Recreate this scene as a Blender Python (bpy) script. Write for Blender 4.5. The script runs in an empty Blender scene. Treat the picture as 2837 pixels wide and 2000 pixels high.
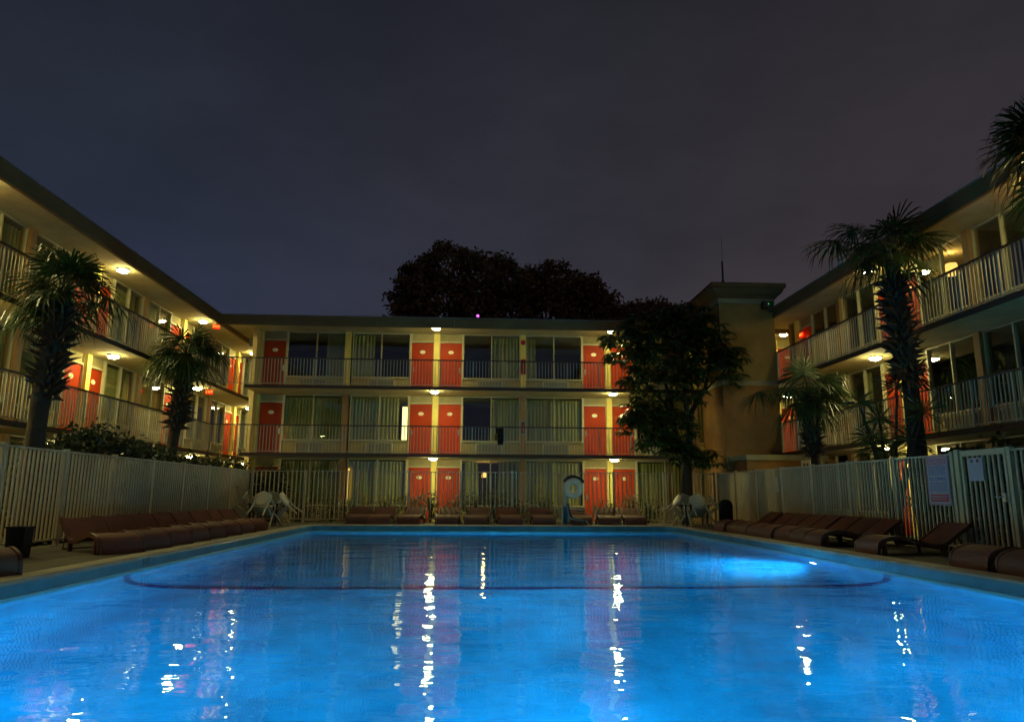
import bpy, math, random
from mathutils import Vector, Matrix, Euler
R = random.Random(7)
S = bpy.context.scene
COL = S.collection
PI = math.pi

# ------------------------------------------------------------------ materials
def _nodes(m):
    m.use_nodes = True
    nt = m.node_tree
    return nt, nt.nodes, nt.links

def mat(name, col, rough=0.6, var=0.18, scale=3.0, bump=0.0, bscale=30.0, metal=0.0, spec=0.5, stretch=(1, 1, 1), col2=None, detail=6.0):
    """painted / natural surface: base colour broken up by two noises, optional bump"""
    m = bpy.data.materials.new(name)
    nt, N, L = _nodes(m)
    b = N['Principled BSDF']
    tc = N.new('ShaderNodeTexCoord'); mp = N.new('ShaderNodeMapping'); mp.inputs['Scale'].default_value = stretch
    L.new(tc.outputs['Object'], mp.inputs['Vector'])
    n = N.new('ShaderNodeTexNoise'); n.inputs['Scale'].default_value = scale; n.inputs['Detail'].default_value = detail
    n.inputs['Roughness'].default_value = 0.65
    L.new(mp.outputs['Vector'], n.inputs['Vector'])
    cr = N.new('ShaderNodeValToRGB')
    c2 = col2 or tuple(c * (1 - var) for c in col)
    c1 = tuple(min(1, c * (1 + var * 0.5)) for c in col)
    cr.color_ramp.elements[0].position = 0.3; cr.color_ramp.elements[0].color = (*c2, 1)
    cr.color_ramp.elements[1].position = 0.68; cr.color_ramp.elements[1].color = (*c1, 1)
    L.new(n.outputs['Fac'], cr.inputs['Fac']); L.new(cr.outputs['Color'], b.inputs['Base Color'])
    b.inputs['Roughness'].default_value = rough; b.inputs['Metallic'].default_value = metal
    b.inputs['Specular IOR Level'].default_value = spec
    if bump > 0:
        n2 = N.new('ShaderNodeTexNoise'); n2.inputs['Scale'].default_value = bscale; n2.inputs['Detail'].default_value = 4
        L.new(mp.outputs['Vector'], n2.inputs['Vector'])
        bp = N.new('ShaderNodeBump'); bp.inputs['Strength'].default_value = 1.0; bp.inputs['Distance'].default_value = bump
        L.new(n2.outputs['Fac'], bp.inputs['Height']); L.new(bp.outputs['Normal'], b.inputs['Normal'])
    return m

def randomise(m, lo, hi):
    """each object wears the paint a little differently"""
    nt, N, L = _nodes(m); b = N['Principled BSDF']; src = b.inputs['Base Color'].links[0].from_socket
    oi = N.new('ShaderNodeObjectInfo'); mr_ = N.new('ShaderNodeMapRange'); mr_.inputs['To Min'].default_value = lo; mr_.inputs['To Max'].default_value = hi
    L.new(oi.outputs['Random'], mr_.inputs['Value'])
    v = N.new('ShaderNodeVectorMath'); v.operation = 'SCALE'; L.new(src, v.inputs[0]); L.new(mr_.outputs[0], v.inputs['Scale']); L.new(v.outputs[0], b.inputs['Base Color'])

def emit(name, col, strength):
    m = bpy.data.materials.new(name)
    nt, N, L = _nodes(m)
    N.remove(N['Principled BSDF'])
    e = N.new('ShaderNodeEmission'); e.inputs['Color'].default_value = (*col, 1); e.inputs['Strength'].default_value = strength
    L.new(e.outputs[0], N['Material Output'].inputs['Surface'])
    return m

def leaf_mat(name, ca, cb, rough=0.5, trans=0.25):
    m = bpy.data.materials.new(name)
    nt, N, L = _nodes(m)
    b = N['Principled BSDF']
    tc = N.new('ShaderNodeTexCoord')
    n = N.new('ShaderNodeTexNoise'); n.inputs['Scale'].default_value = 2.3; n.inputs['Detail'].default_value = 5
    L.new(tc.outputs['Object'], n.inputs['Vector'])
    cr = N.new('ShaderNodeValToRGB')
    cr.color_ramp.elements[0].position = 0.3; cr.color_ramp.elements[0].color = (*ca, 1)
    cr.color_ramp.elements[1].position = 0.7; cr.color_ramp.elements[1].color = (*cb, 1)
    L.new(n.outputs['Fac'], cr.inputs['Fac']); L.new(cr.outputs['Color'], b.inputs['Base Color'])
    b.inputs['Roughness'].default_value = rough
    t = N.new('ShaderNodeBsdfTranslucent'); L.new(cr.outputs['Color'], t.inputs['Color'])
    mx = N.new('ShaderNodeMixShader'); mx.inputs[0].default_value = trans
    L.new(b.outputs[0], mx.inputs[1]); L.new(t.outputs[0], mx.inputs[2])
    L.new(mx.outputs[0], N['Material Output'].inputs['Surface'])
    return m

def glass_mat():
    """thin window pane: lets light straight through and mirrors by Fresnel"""
    m = bpy.data.materials.new('window_glass')
    nt, N, L = _nodes(m); N.remove(N['Principled BSDF'])
    tr = N.new('ShaderNodeBsdfTransparent'); tr.inputs[0].default_value = (0.80, 0.84, 0.80, 1)
    gl = N.new('ShaderNodeBsdfGlossy'); gl.inputs['Roughness'].default_value = 0.0; gl.inputs['Color'].default_value = (1, 1, 1, 1)
    lw = N.new('ShaderNodeLayerWeight'); lw.inputs['Blend'].default_value = 0.5
    pw = N.new('ShaderNodeMath'); pw.operation = 'POWER'; pw.inputs[1].default_value = 4.0
    fr = N.new('ShaderNodeMapRange'); fr.inputs['To Min'].default_value = 0.15; fr.inputs['To Max'].default_value = 0.95
    L.new(lw.outputs['Facing'], pw.inputs[0]); L.new(pw.outputs[0], fr.inputs['Value'])
    mx = N.new('ShaderNodeMixShader')
    L.new(fr.outputs[0], mx.inputs[0]); L.new(tr.outputs[0], mx.inputs[1]); L.new(gl.outputs[0], mx.inputs[2])
    L.new(mx.outputs[0], N['Material Output'].inputs['Surface'])
    return m

def water_mat():
    m = bpy.data.materials.new('pool_water')
    nt, N, L = _nodes(m); N.remove(N['Principled BSDF'])
    g = N.new('ShaderNodeBsdfGlass'); g.inputs['IOR'].default_value = 1.333; g.inputs['Roughness'].default_value = 0.0
    g.inputs['Color'].default_value = (0.93, 0.98, 1, 1)
    tc = N.new('ShaderNodeTexCoord')
    def wave(scale, sx, sy, detail, dist):
        mp = N.new('ShaderNodeMapping'); mp.inputs['Scale'].default_value = (sx, sy, 1)
        L.new(tc.outputs['Object'], mp.inputs['Vector'])
        n = N.new('ShaderNodeTexNoise'); n.inputs['Scale'].default_value = scale; n.inputs['Detail'].default_value = detail
        n.inputs['Roughness'].default_value = 0.45; n.inputs['Distortion'].default_value = 0.4
        L.new(mp.outputs['Vector'], n.inputs['Vector'])
        bp = N.new('ShaderNodeBump'); bp.inputs['Strength'].default_value = 1.0; bp.inputs['Distance'].default_value = dist
        L.new(n.outputs['Fac'], bp.inputs['Height'])
        return bp
    a = wave(1.1, 0.8, 1.3, 2.0, WAVE_A)
    b = wave(5.0, 0.7, 1.3, 2.0, WAVE_B)
    L.new(a.outputs['Normal'], b.inputs['Normal']); L.new(b.outputs['Normal'], g.inputs['Normal'])
    L.new(g.outputs[0], N['Material Output'].inputs['Surface'])
    return m
WAVE_A, WAVE_B = 0.021, 0.0025

M = dict(
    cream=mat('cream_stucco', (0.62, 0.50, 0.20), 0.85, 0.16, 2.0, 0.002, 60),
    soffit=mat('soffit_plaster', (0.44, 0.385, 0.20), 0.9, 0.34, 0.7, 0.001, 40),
    column=mat('column_paint', (0.78, 0.66, 0.16), 0.7, 0.15, 2.5),
    bcolumn=mat('brown_column_paint', (0.34, 0.19, 0.07), 0.7, 0.2, 2.5),
    tan=mat('tan_panel', (0.36, 0.30, 0.13), 0.75, 0.2, 3.0),
    frame=mat('white_frame_paint', (0.50, 0.46, 0.27), 0.5, 0.10, 4.0),
    door=mat('red_door_paint', (0.49, 0.042, 0.002), 0.6, 0.16, 2.0, spec=0.25, stretch=(1, 1, 0.4)),
    plate=mat('number_plate_enamel', (0.85, 0.80, 0.55), 0.4, 0.05, 6),
    metal=mat('brushed_metal', (0.55, 0.53, 0.48), 0.35, 0.1, 8, metal=0.9),
    curtain=mat('curtain_fabric', (0.46, 0.44, 0.15), 0.9, 0.16, 3.0, 0.0006, 160, stretch=(2.5, 2.5, 0.3)),
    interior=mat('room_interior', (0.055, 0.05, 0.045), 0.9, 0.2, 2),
    grille=mat('air_conditioner_grey', (0.24, 0.23, 0.17), 0.5, 0.15, 5),
    rail=mat('railing_paint', (0.40, 0.375, 0.27), 0.5, 0.18, 4.0),
    handrail=mat('dark_handrail', (0.045, 0.035, 0.028), 0.5, 0.2, 4),
    fascia=mat('brown_fascia', (0.16, 0.092, 0.025), 0.75, 0.25, 1.2, 0.002, 25, stretch=(1, 1, 2.5)),
    slabedge=mat('dark_slab_edge', (0.05, 0.03, 0.022), 0.7, 0.25, 3),
    drip=mat('roof_flashing', (0.24, 0.26, 0.25), 0.4, 0.2, 3, metal=0.3),
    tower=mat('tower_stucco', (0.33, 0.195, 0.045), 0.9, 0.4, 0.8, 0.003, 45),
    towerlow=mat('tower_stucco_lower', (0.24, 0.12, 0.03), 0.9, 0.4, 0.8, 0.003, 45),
    trim=mat('tower_trim', (0.27, 0.24, 0.13), 0.8, 0.2, 2),
    roofing=mat('roof_gravel', (0.16, 0.15, 0.14), 0.95, 0.3, 8, 0.004, 60),
    deck=mat('deck_concrete', (0.10, 0.092, 0.065), 0.88, 0.35, 1.3, 0.004, 70, col2=(0.05, 0.046, 0.034)),
    coping=mat('coping_concrete', (0.30, 0.27, 0.20), 0.65, 0.3, 2.2, 0.003, 40, col2=(0.19, 0.18, 0.14)),
    plaster=mat('pool_plaster', (0.003, 0.365, 0.84), 0.8, 0.10, 1.1, 0.0, 10, col2=(0.002, 0.20, 0.49), detail=9),
    band=mat('glow_tinted_tile_band', (0.045, 0.17, 0.20), 0.35, 0.4, 1.6, 0.001, 50, col2=(0.02, 0.09, 0.115)),  # teal of the pool's glow is put into the tile colour
    lip=mat('glow_tinted_tile_lip', (0.10, 0.36, 0.42), 0.35, 0.2, 3),  # cyan of the waterline glow is put into the lip colour
    stripe=mat('navy_tile_line', (0.001, 0.02, 0.20), 0.6, 0.15, 12),
    ground=mat('lawn_soil', (0.05, 0.055, 0.022), 0.95, 0.4, 2.5, 0.02, 20),
    fence=mat('fence_paint', (0.37, 0.318, 0.205), 0.5, 0.2, 3.0, stretch=(1, 1, 0.5)),
    lounger=mat('terracotta_strapping', (0.105, 0.024, 0.011), 0.68, 0.25, 4, 0.0015, 90),
    loungeframe=mat('lounger_frame_brown', (0.075, 0.018, 0.008), 0.5, 0.25, 5),
    plastic=mat('white_plastic', (0.42, 0.365, 0.24), 0.4, 0.12, 4),
    ringpaint=mat('ring_buoy_cover', (0.62, 0.46, 0.30), 0.6, 0.2, 4),
    black=mat('black_paint', (0.015, 0.015, 0.017), 0.45, 0.3, 5),
    bin=mat('black_bin_plastic', (0.006, 0.0065, 0.008), 0.7, 0.3, 5, spec=0.15),
    bark=mat('palm_bark', (0.026, 0.019, 0.012), 0.95, 0.45, 5, 0.02, 14, stretch=(1, 1, 3)),
    boot=mat('palm_boots', (0.05, 0.036, 0.021), 0.9, 0.45, 5),
    twood=mat('tree_bark', (0.03, 0.027, 0.022), 0.95, 0.4, 5, 0.015, 16, stretch=(1, 1, 0.5)),
    blue=mat('navy_vinyl', (0.01, 0.014, 0.05), 0.5, 0.2, 4),
    navyink=mat('sign_blue_ink', (0.05, 0.08, 0.26), 0.6, 0.1, 6),
    redink=mat('sign_red_ink', (0.36, 0.035, 0.045), 0.6, 0.1, 6),
    signw=mat('sign_white', (0.25, 0.27, 0.34), 0.45, 0.08, 5),
    red=mat('alarm_red', (0.45, 0.02, 0.015), 0.4, 0.15, 5),
    glass=glass_mat(), water=water_mat(),
    lamp=emit('lamp_diffuser_glow', (1.0, 0.87, 0.34), 225.0),
    poollens=emit('pool_lamp_glow', (0.75, 0.95, 1.0), 14.0),
    exit=emit('exit_sign_glow', (1.0, 0.014, 0.005), 1.5),
    exitl=emit('exit_letter_glow', (1.0, 0.40, 0.05), 2.6),
    warm=emit('warm_room_glow', (1.0, 0.58, 0.13), 2.0),
    bright=emit('curtain_gap_glow', (1.0, 0.86, 0.30), 3.0),
    purple=emit('purple_beacon_glow', (0.8, 0.12, 1.0), 2.5),
    green=emit('green_led_glow', (0.05, 1.0, 0.15), 1.5),
    palmleaf=leaf_mat('palm_leaf', (0.013, 0.034, 0.008), (0.043, 0.092, 0.019), 0.4),
    leaf=leaf_mat('broad_leaf', (0.013, 0.036, 0.011), (0.048, 0.105, 0.028), 0.35),
    oakleaf=leaf_mat('oak_leaf', (0.10, 0.065, 0.025), (0.27, 0.165, 0.06), 0.7),
    shrubleaf=leaf_mat('shrub_leaf', (0.008, 0.017, 0.006), (0.022, 0.042, 0.012), 0.4),
    plantleaf=leaf_mat('low_plant_leaf', (0.045, 0.055, 0.02), (0.13, 0.13, 0.05), 0.5),
)

for k_, a_, b_ in (('door', 0.72, 1.08), ('curtain', 0.75, 1.15), ('lounger', 0.75, 1.2), ('plastic', 0.85, 1.1), ('tan', 0.85, 1.1)): randomise(M[k_], a_, b_)

# ------------------------------------------------------------------ mesh builder
class MB:
    def __init__(s): s.v = []; s.f = []
    def box(s, x0, y0, z0, x1, y1, z1):
        b = len(s.v)
        s.v += [(x0, y0, z0), (x1, y0, z0), (x1, y1, z0), (x0, y1, z0), (x0, y0, z1), (x1, y0, z1), (x1, y1, z1), (x0, y1, z1)]
        s.f += [tuple(b + i for i in q) for q in ((0, 3, 2, 1), (4, 5, 6, 7), (0, 1, 5, 4), (1, 2, 6, 5), (2, 3, 7, 6), (3, 0, 4, 7))]
        return s
    def poly(s, pts):
        b = len(s.v); s.v += [tuple(p) for p in pts]; s.f.append(tuple(range(b, b + len(pts)))); return s
    def tube(s, pts, rad, seg=8, cap=True):
        """tapered tube along a polyline"""
        pts = [Vector(p) for p in pts]
        if not hasattr(rad, '__len__'): rad = [rad] * len(pts)
        b = len(s.v); up = Vector((0.13, 0.21, 0.97))
        for i, p in enumerate(pts):
            t = (pts[min(i + 1, len(pts) - 1)] - pts[max(i - 1, 0)]).normalized()
            a = t.cross(up)
            if a.length < 0.05: a = t.cross(Vector((1, 0, 0)))
            a.normalize(); c = t.cross(a)
            for k in range(seg):
                w = 2 * PI * k / seg
                s.v.append(tuple(p + (a * math.cos(w) + c * math.sin(w)) * rad[i]))
        for i in range(len(pts) - 1):
            for k in range(seg):
                k2 = (k + 1) % seg
                s.f.append((b + i * seg + k, b + i * seg + k2, b + (i + 1) * seg + k2, b + (i + 1) * seg + k))
        if cap:
            s.f.append(tuple(b + k for k in range(seg))); s.f.append(tuple(b + (len(pts) - 1) * seg + k for k in reversed(range(seg))))
        return s
    def lathe(s, prof, seg=20, c=(0, 0, 0)):
        b = len(s.v); n = len(prof)
        for k in range(seg):
            w = 2 * PI * k / seg
            for r, z in prof: s.v.append((c[0] + r * math.cos(w), c[1] + r * math.sin(w), c[2] + z))
        for k in range(seg):
            k2 = (k + 1) % seg
            for i in range(n - 1): s.f.append((b + k * n + i, b + k2 * n + i, b + k2 * n + i + 1, b + k * n + i + 1))
        return s
    def strip(s, rows):
        """grid of rows of points"""
        b = len(s.v); n = len(rows[0])
        for r in rows: s.v += [tuple(p) for p in r]
        for i in range(len(rows) - 1):
            for k in range(n - 1): s.f.append((b + i * n + k, b + i * n + k + 1, b + (i + 1) * n + k + 1, b + (i + 1) * n + k))
        return s
    def prism(s, poly, fn0, fn1):
        """extrude 2-D polygon: fn0/fn1 map (a,b) to 3-D"""
        b = len(s.v); n = len(poly)
        s.v += [tuple(fn0(*p)) for p in poly] + [tuple(fn1(*p)) for p in poly]
        for i in range(n):
            j = (i + 1) % n; s.f.append((b + i, b + j, b + n + j, b + n + i))
        s.f.append(tuple(b + i for i in reversed(range(n)))); s.f.append(tuple(b + n + i for i in range(n)))
        return s
    def mesh(s, name, m, smooth=False):
        me = bpy.data.meshes.new(name); me.from_pydata(s.v, [], s.f); me.update()
        if m: me.materials.append(m)
        if smooth:
            for p in me.polygons: p.use_smooth = True
        return me
    def build(s, name, m, parent=None, loc=None, smooth=False, bevel=0):
        if loc is not None: s.v = [(x - loc[0], y - loc[1], z - loc[2]) for x, y, z in s.v]
        o = put(name, s.mesh(name, m, smooth), parent, loc)
        if bevel:
            md = o.modifiers.new('edge', 'BEVEL'); md.width = bevel; md.segments = 2; md.limit_method = 'ANGLE'
        return o

def put(name, me, parent=None, loc=None, rot=None):
    o = bpy.data.objects.new(name, me); COL.objects.link(o)
    if parent is not None: o.parent = parent
    if loc is not None: o.location = loc
    if rot is not None: o.rotation_euler = rot
    return o
def tag(o, label=None, cat=None, group=None, kind=None):
    if label: o['label'] = label
    if cat: o['category'] = cat
    if group: o['group'] = group
    if kind: o['kind'] = kind
    return o
def thing(name, label, cat, loc=(0, 0, 0), rz=0.0, group=None):
    o = put(name, None, None, loc, (0, 0, rz)); o.empty_display_size = 0.2
    return tag(o, label, cat, group)
def copy_tree(o, parent=None):
    c = o.copy(); COL.objects.link(c)
    if parent is not None: c.parent = parent
    for ch in list(o.children): copy_tree(ch, c)
    return c
def text_mesh(txt, size, m, depth=0.002):
    cu = bpy.data.curves.new('lettering', 'FONT'); cu.body = txt; cu.size = size; cu.align_x = 'CENTER'; cu.align_y = 'CENTER'; cu.extrude = depth
    t = bpy.data.objects.new('lettering', cu); COL.objects.link(t)
    dg = bpy.context.evaluated_depsgraph_get(); dg.update()
    me = bpy.data.meshes.new_from_object(t.evaluated_get(dg)); bpy.data.objects.remove(t)
    me.materials.clear(); me.materials.append(m); me.name = 'lettering'
    return me

# ------------------------------------------------------------------ camera
cam = bpy.data.cameras.new('camera'); cam.sensor_width = 36; cam.sensor_fit = 'HORIZONTAL'
cam.lens = 36 * 1960 / 2837; cam.clip_end = 2000; cam.clip_start = 0.05
co = bpy.data.objects.new('camera', cam); COL.objects.link(co); S.camera = co
pit, yaw, rol = math.radians(10.6497), math.radians(2.9127), math.radians(0.3151)
fw = Vector((math.sin(yaw) * math.cos(pit), math.cos(yaw) * math.cos(pit), math.sin(pit)))
r0 = Vector((math.cos(yaw), -math.sin(yaw), 0)); u0 = r0.cross(fw)
rt = r0 * math.cos(rol) + u0 * math.sin(rol); up = -r0 * math.sin(rol) + u0 * math.cos(rol)
co.matrix_world = Matrix(((rt.x, up.x, -fw.x, 0), (rt.y, up.y, -fw.y, 0), (rt.z, up.z, -fw.z, 1.0), (0, 0, 0, 1)))

# ------------------------------------------------------------------ sky (night, city glow)
w = bpy.data.worlds.new('World'); S.world = w; w.use_nodes = True
N, L = w.node_tree.nodes, w.node_tree.links
bg = N['Background']
tc = N.new('ShaderNodeTexCoord'); sep = N.new('ShaderNodeSeparateXYZ'); L.new(tc.outputs['Generated'], sep.inputs[0])
cr = N.new('ShaderNodeValToRGB'); e = cr.color_ramp.elements
e[0].position = 0.0; e[0].color = (0.039, 0.054, 0.112, 1); e[1].position = 0.75; e[1].color = (0.0130, 0.0160, 0.0245, 1)
k = e.new(0.22); k.color = (0.025, 0.032, 0.060, 1); k = e.new(0.42); k.color = (0.0195, 0.0240, 0.0390, 1)
L.new(sep.outputs['Z'], cr.inputs['Fac'])
cr2 = N.new('ShaderNodeValToRGB'); e = cr2.color_ramp.elements      # warmer murk to the right
e[0].position = 0.0; e[0].color = (0.056, 0.043, 0.042, 1); e[1].position = 0.75; e[1].color = (0.0145, 0.0140, 0.0190, 1)
k = e.new(0.35); k.color = (0.0350, 0.0305, 0.0365, 1)
L.new(sep.outputs['Z'], cr2.inputs['Fac'])
mr = N.new('ShaderNodeMapRange'); mr.inputs['From Min'].default_value = -0.40; mr.inputs['From Max'].default_value = 0.45
L.new(sep.outputs['X'], mr.inputs['Value'])
mx = N.new('ShaderNodeMix'); mx.data_type = 'RGBA'
L.new(mr.outputs[0], mx.inputs['Factor']); L.new(cr.outputs[0], mx.inputs['A']); L.new(cr2.outputs[0], mx.inputs['B'])
nz = N.new('ShaderNodeTexNoise'); nz.inputs['Scale'].default_value = 3.6; nz.inputs['Detail'].default_value = 8; nz.inputs['Roughness'].default_value = 0.6
mp = N.new('ShaderNodeMapping'); mp.inputs['Scale'].default_value = (1, 1, 2.2)
L.new(tc.outputs['Generated'], mp.inputs['Vector']); L.new(mp.outputs[0], nz.inputs['Vector'])
mr2 = N.new('ShaderNodeMapRange'); mr2.inputs['From Min'].default_value = 0.3; mr2.inputs['From Max'].default_value = 0.7
mr2.inputs['To Min'].default_value = 0.84; mr2.inputs['To Max'].default_value = 1.14
L.new(nz.outputs['Fac'], mr2.inputs['Value'])
sc = N.new('ShaderNodeVectorMath'); sc.operation = 'SCALE'
L.new(mx.outputs['Result'], sc.inputs[0]); L.new(mr2.outputs[0], sc.inputs['Scale'])
L.new(sc.outputs[0], bg.inputs['Color']); bg.inputs['Strength'].default_value = 1.0

# ------------------------------------------------------------------ motel wings
FL = (-0.1, 2.5, 5.1); CE = (2.38, 4.98, 7.62)
DOORTOP = 2.14
_cache = {}
def cached(key, fn):
    if key not in _cache: _cache[key] = fn()
    return _cache[key]

def lathe_plate():
    m = MB(); n = 20
    ring = [(0.115 * math.cos(2 * PI * i / n), 0.075 * math.sin(2 * PI * i / n)) for i in range(n)]
    m.prism(ring, lambda a, b: (a, 0.0, b), lambda a, b: (a, -0.012, b))
    return m.mesh('number_plate', M['plate'])
def ac_mesh(wd):
    m = MB(); m.box(0, 0, 0, wd, 0.1, 0.46)
    for i in range(7):
        z = 0.045 + i * 0.058
        m.box(0.04, -0.02, z, wd - 0.04, -0.001, z + 0.03)
    m.box(0, -0.03, 0, 0.035, -0.001, 0.46); m.box(wd - 0.035, -0.03, 0, wd, -0.001, 0.46); m.box(0.036, -0.03, 0.425, wd - 0.036, -0.021, 0.46)
    return m.mesh('air_conditioner', M['grille'])
def bezel_mesh(wd):
    m = MB(); m.box(-0.03, -0.04, -0.03, wd + 0.03, -0.0305, 0.0); m.box(-0.03, -0.04, 0.461, wd + 0.03, -0.0305, 0.49); m.box(-0.035, -0.04, 0.001, -0.001, 0.02, 0.46); m.box(wd + 0.001, -0.04, 0.001, wd + 0.035, 0.02, 0.46)
    return m.mesh('bezel', M['frame'])
def curtain_mesh(x0, x1, z0, z1, seed):
    r = random.Random(seed); n = max(6, int((x1 - x0) / 0.022)); rows = [[], []]; ph = r.random() * 6; f = 38 + r.random() * 10
    for i in range(n + 1):
        x = x0 + (x1 - x0) * i / n
        y = 0.16 + 0.028 * math.sin(f * x + ph + 1.2 * math.sin(5 * x + ph)) + 0.012 * math.sin(93 * x + ph)
        y2 = 0.16 + 0.034 * math.sin(f * x + ph + 1.2 * math.sin(5 * x + ph) + 0.3) + 0.012 * math.sin(89 * x)
        rows[0].append((x, y2, z0)); rows[1].append((x, y, z1))
    return MB().strip(rows).mesh('curtain', M['curtain'], True)

def unit(root, ua, s, half, fl, curtains, ex=None):
    """one motel room front between the door column at ua and the window column at ua+s*half"""
    z = FL[fl]; hc = CE[fl] - z
    d0, d1 = 0.14, 1.05
    X = lambda a, b: (ua + s * a, ua + s * b) if s > 0 else (ua + s * b, ua + s * a)
    # door leaf
    a, b = X(d0, d1)
    dm = cached('door', lambda: MB().box(0, 0.0, 0, 0.91, 0.05, DOORTOP - 0.01).mesh('door', M['door']))
    d = put('door', dm, root, (a, 0.04, z + 0.005))
    w = 0.91
    def frm():
        m = MB(); m.box(-0.035, -0.07, 0, -0.002, 0.03, hc0 - 0.005); m.box(w + 0.002, -0.07, 0, w + 0.055, 0.03, hc0 - 0.005)
        m.box(-0.001, -0.07, DOORTOP, w + 0.001, 0.03, DOORTOP + 0.055); return m.mesh('door_frame', M['frame'])
    hc0 = hc
    fm = cached(('dframe', fl, s), lambda: frm() if s > 0 else _mirror(frm, w))
    put('door_frame', fm, d)
    put('transom_panel', cached(('tr', fl), lambda: MB().box(0.0, -0.02, DOORTOP + 0.056, w, 0.03, hc0 - 0.005).mesh('transom_panel', M['tan'])), d)
    pl = put('number_plate', cached('plate', lathe_plate), d, (w / 2, -0.001, 1.74))
    hx = w - 0.08 if s > 0 else 0.08
    def handle():
        m = MB(); m.box(-0.03, -0.015, -0.12, 0.03, 0, 0.12); m.tube([(0, -0.016, 0.03), (0, -0.06, 0.03), (-0.09, -0.065, 0.03)], 0.012, 8); return m.mesh('door_handle', M['metal'])
    put('door_handle', cached('handle', handle), d, (hx, -0.001, 0.98), (0, 0 if s > 0 else PI, 0))
    # window
    a, b = X(d1 + 0.058, half - 0.112); wd = b - a
    g = put('window', cached(('pane', round(wd, 2), fl), lambda: MB().poly([(0.03, 0, 0.66), (wd - 0.03, 0, 0.66), (wd - 0.03, 0, hc - 0.03), (0.03, 0, hc - 0.03)]).mesh('window', M['glass'])), root, (a, 0.02, z))
    def wf():
        m = MB(); mid = wd * 0.5
        m.box(0, -0.05, 0.6, wd, 0.05, 0.655); m.box(0, -0.04, hc - 0.035, wd, 0.05, hc - 0.004)
        m.box(0, -0.04, 0.656, 0.035, 0.05, hc - 0.036); m.box(wd - 0.035, -0.04, 0.656, wd, 0.05, hc - 0.036)
        m.box(mid - 0.022, -0.045, 0.656, mid + 0.022, 0.05, hc - 0.036); return m.mesh('window_frame', M['frame'])
    put('window_frame', cached(('wf', round(wd, 2), fl), wf), g, (0, -0.02, 0))
    for i, (c0, c1) in enumerate(curtains):
        put('curtain', curtain_mesh(c0 * wd + 0.02, c1 * wd - 0.02, 0.62, hc - 0.09, int(ua * 10) + fl * 77 + i), g)
    # under the sill: panel, post and air conditioner
    pm = cached(('sill', round(wd, 2)), lambda: MB().box(0, 0.0, 0, wd, 0.08, 0.598).mesh('sill_panel', M['tan']))
    put('sill_panel', pm, root, (a, 0.02, z))
    acw = 1.02; off = 0.62 if s > 0 else wd - 0.62 - acw
    ac = put('air_conditioner', cached('ac', lambda: ac_mesh(1.02)), root, (a + off, -0.085, z + 0.06)); put('bezel', cached('bezel', lambda: bezel_mesh(1.02)), ac)
def _mirror(fn, w):
    me = fn()
    for v in me.vertices: v.co.x = w - v.co.x
    return me

def railing(root, x0, x1, y, z, ztop=1.06, seg=None, post=1.24):
    """white balusters with a dark handrail, local coordinates"""
    m = MB(); n = int(round((x1 - x0) / 0.124)); st = (x1 - x0) / n
    per = max(1, int(round(post / st)))
    for i in range(n + 1):
        x = x0 + i * st
        h = 0.026 if i % per == 0 else 0.0125
        m.box(x - h, y - h * 0.9, z + (0.0 if i % per == 0 else 0.07), x + h, y + h * 0.9, z + ztop - 0.03)
    m.box(x0, y - 0.016, z + 0.045, x1, y + 0.016, z + 0.071)
    r = m.build('railing', M['rail'], root)
    h = MB(); h.box(x0 - 0.03, y - 0.03, z + ztop - 0.029, x1 + 0.03, y + 0.03, z + ztop + 0.012)
    h.build('handrail', M['handrail'], r)
    return r

def lamp_parts():
    b = MB().lathe([(0.0, 0.0), (0.175, 0.0), (0.175, -0.03), (0.165, -0.04), (0.0, -0.04)], 16).mesh('ceiling_light', M['frame'], True)
    d = MB().lathe([(0.158, -0.041), (0.145, -0.075), (0.085, -0.105), (0.0, -0.115)], 12).mesh('diffuser', M['lamp'], True)
    return b, d
LB, LD = lamp_parts()
def lamp(root, x, y, zc, drop=0.0):
    b = put('ceiling_light', LB, root, (x, y, zc - drop)); put('diffuser', LD, b)
    if drop: put('stem', cached('stem', lambda: MB().tube([(0, 0, drop), (0, 0, 0)], 0.05, 8).mesh('stem', M['frame'])), b)

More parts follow.
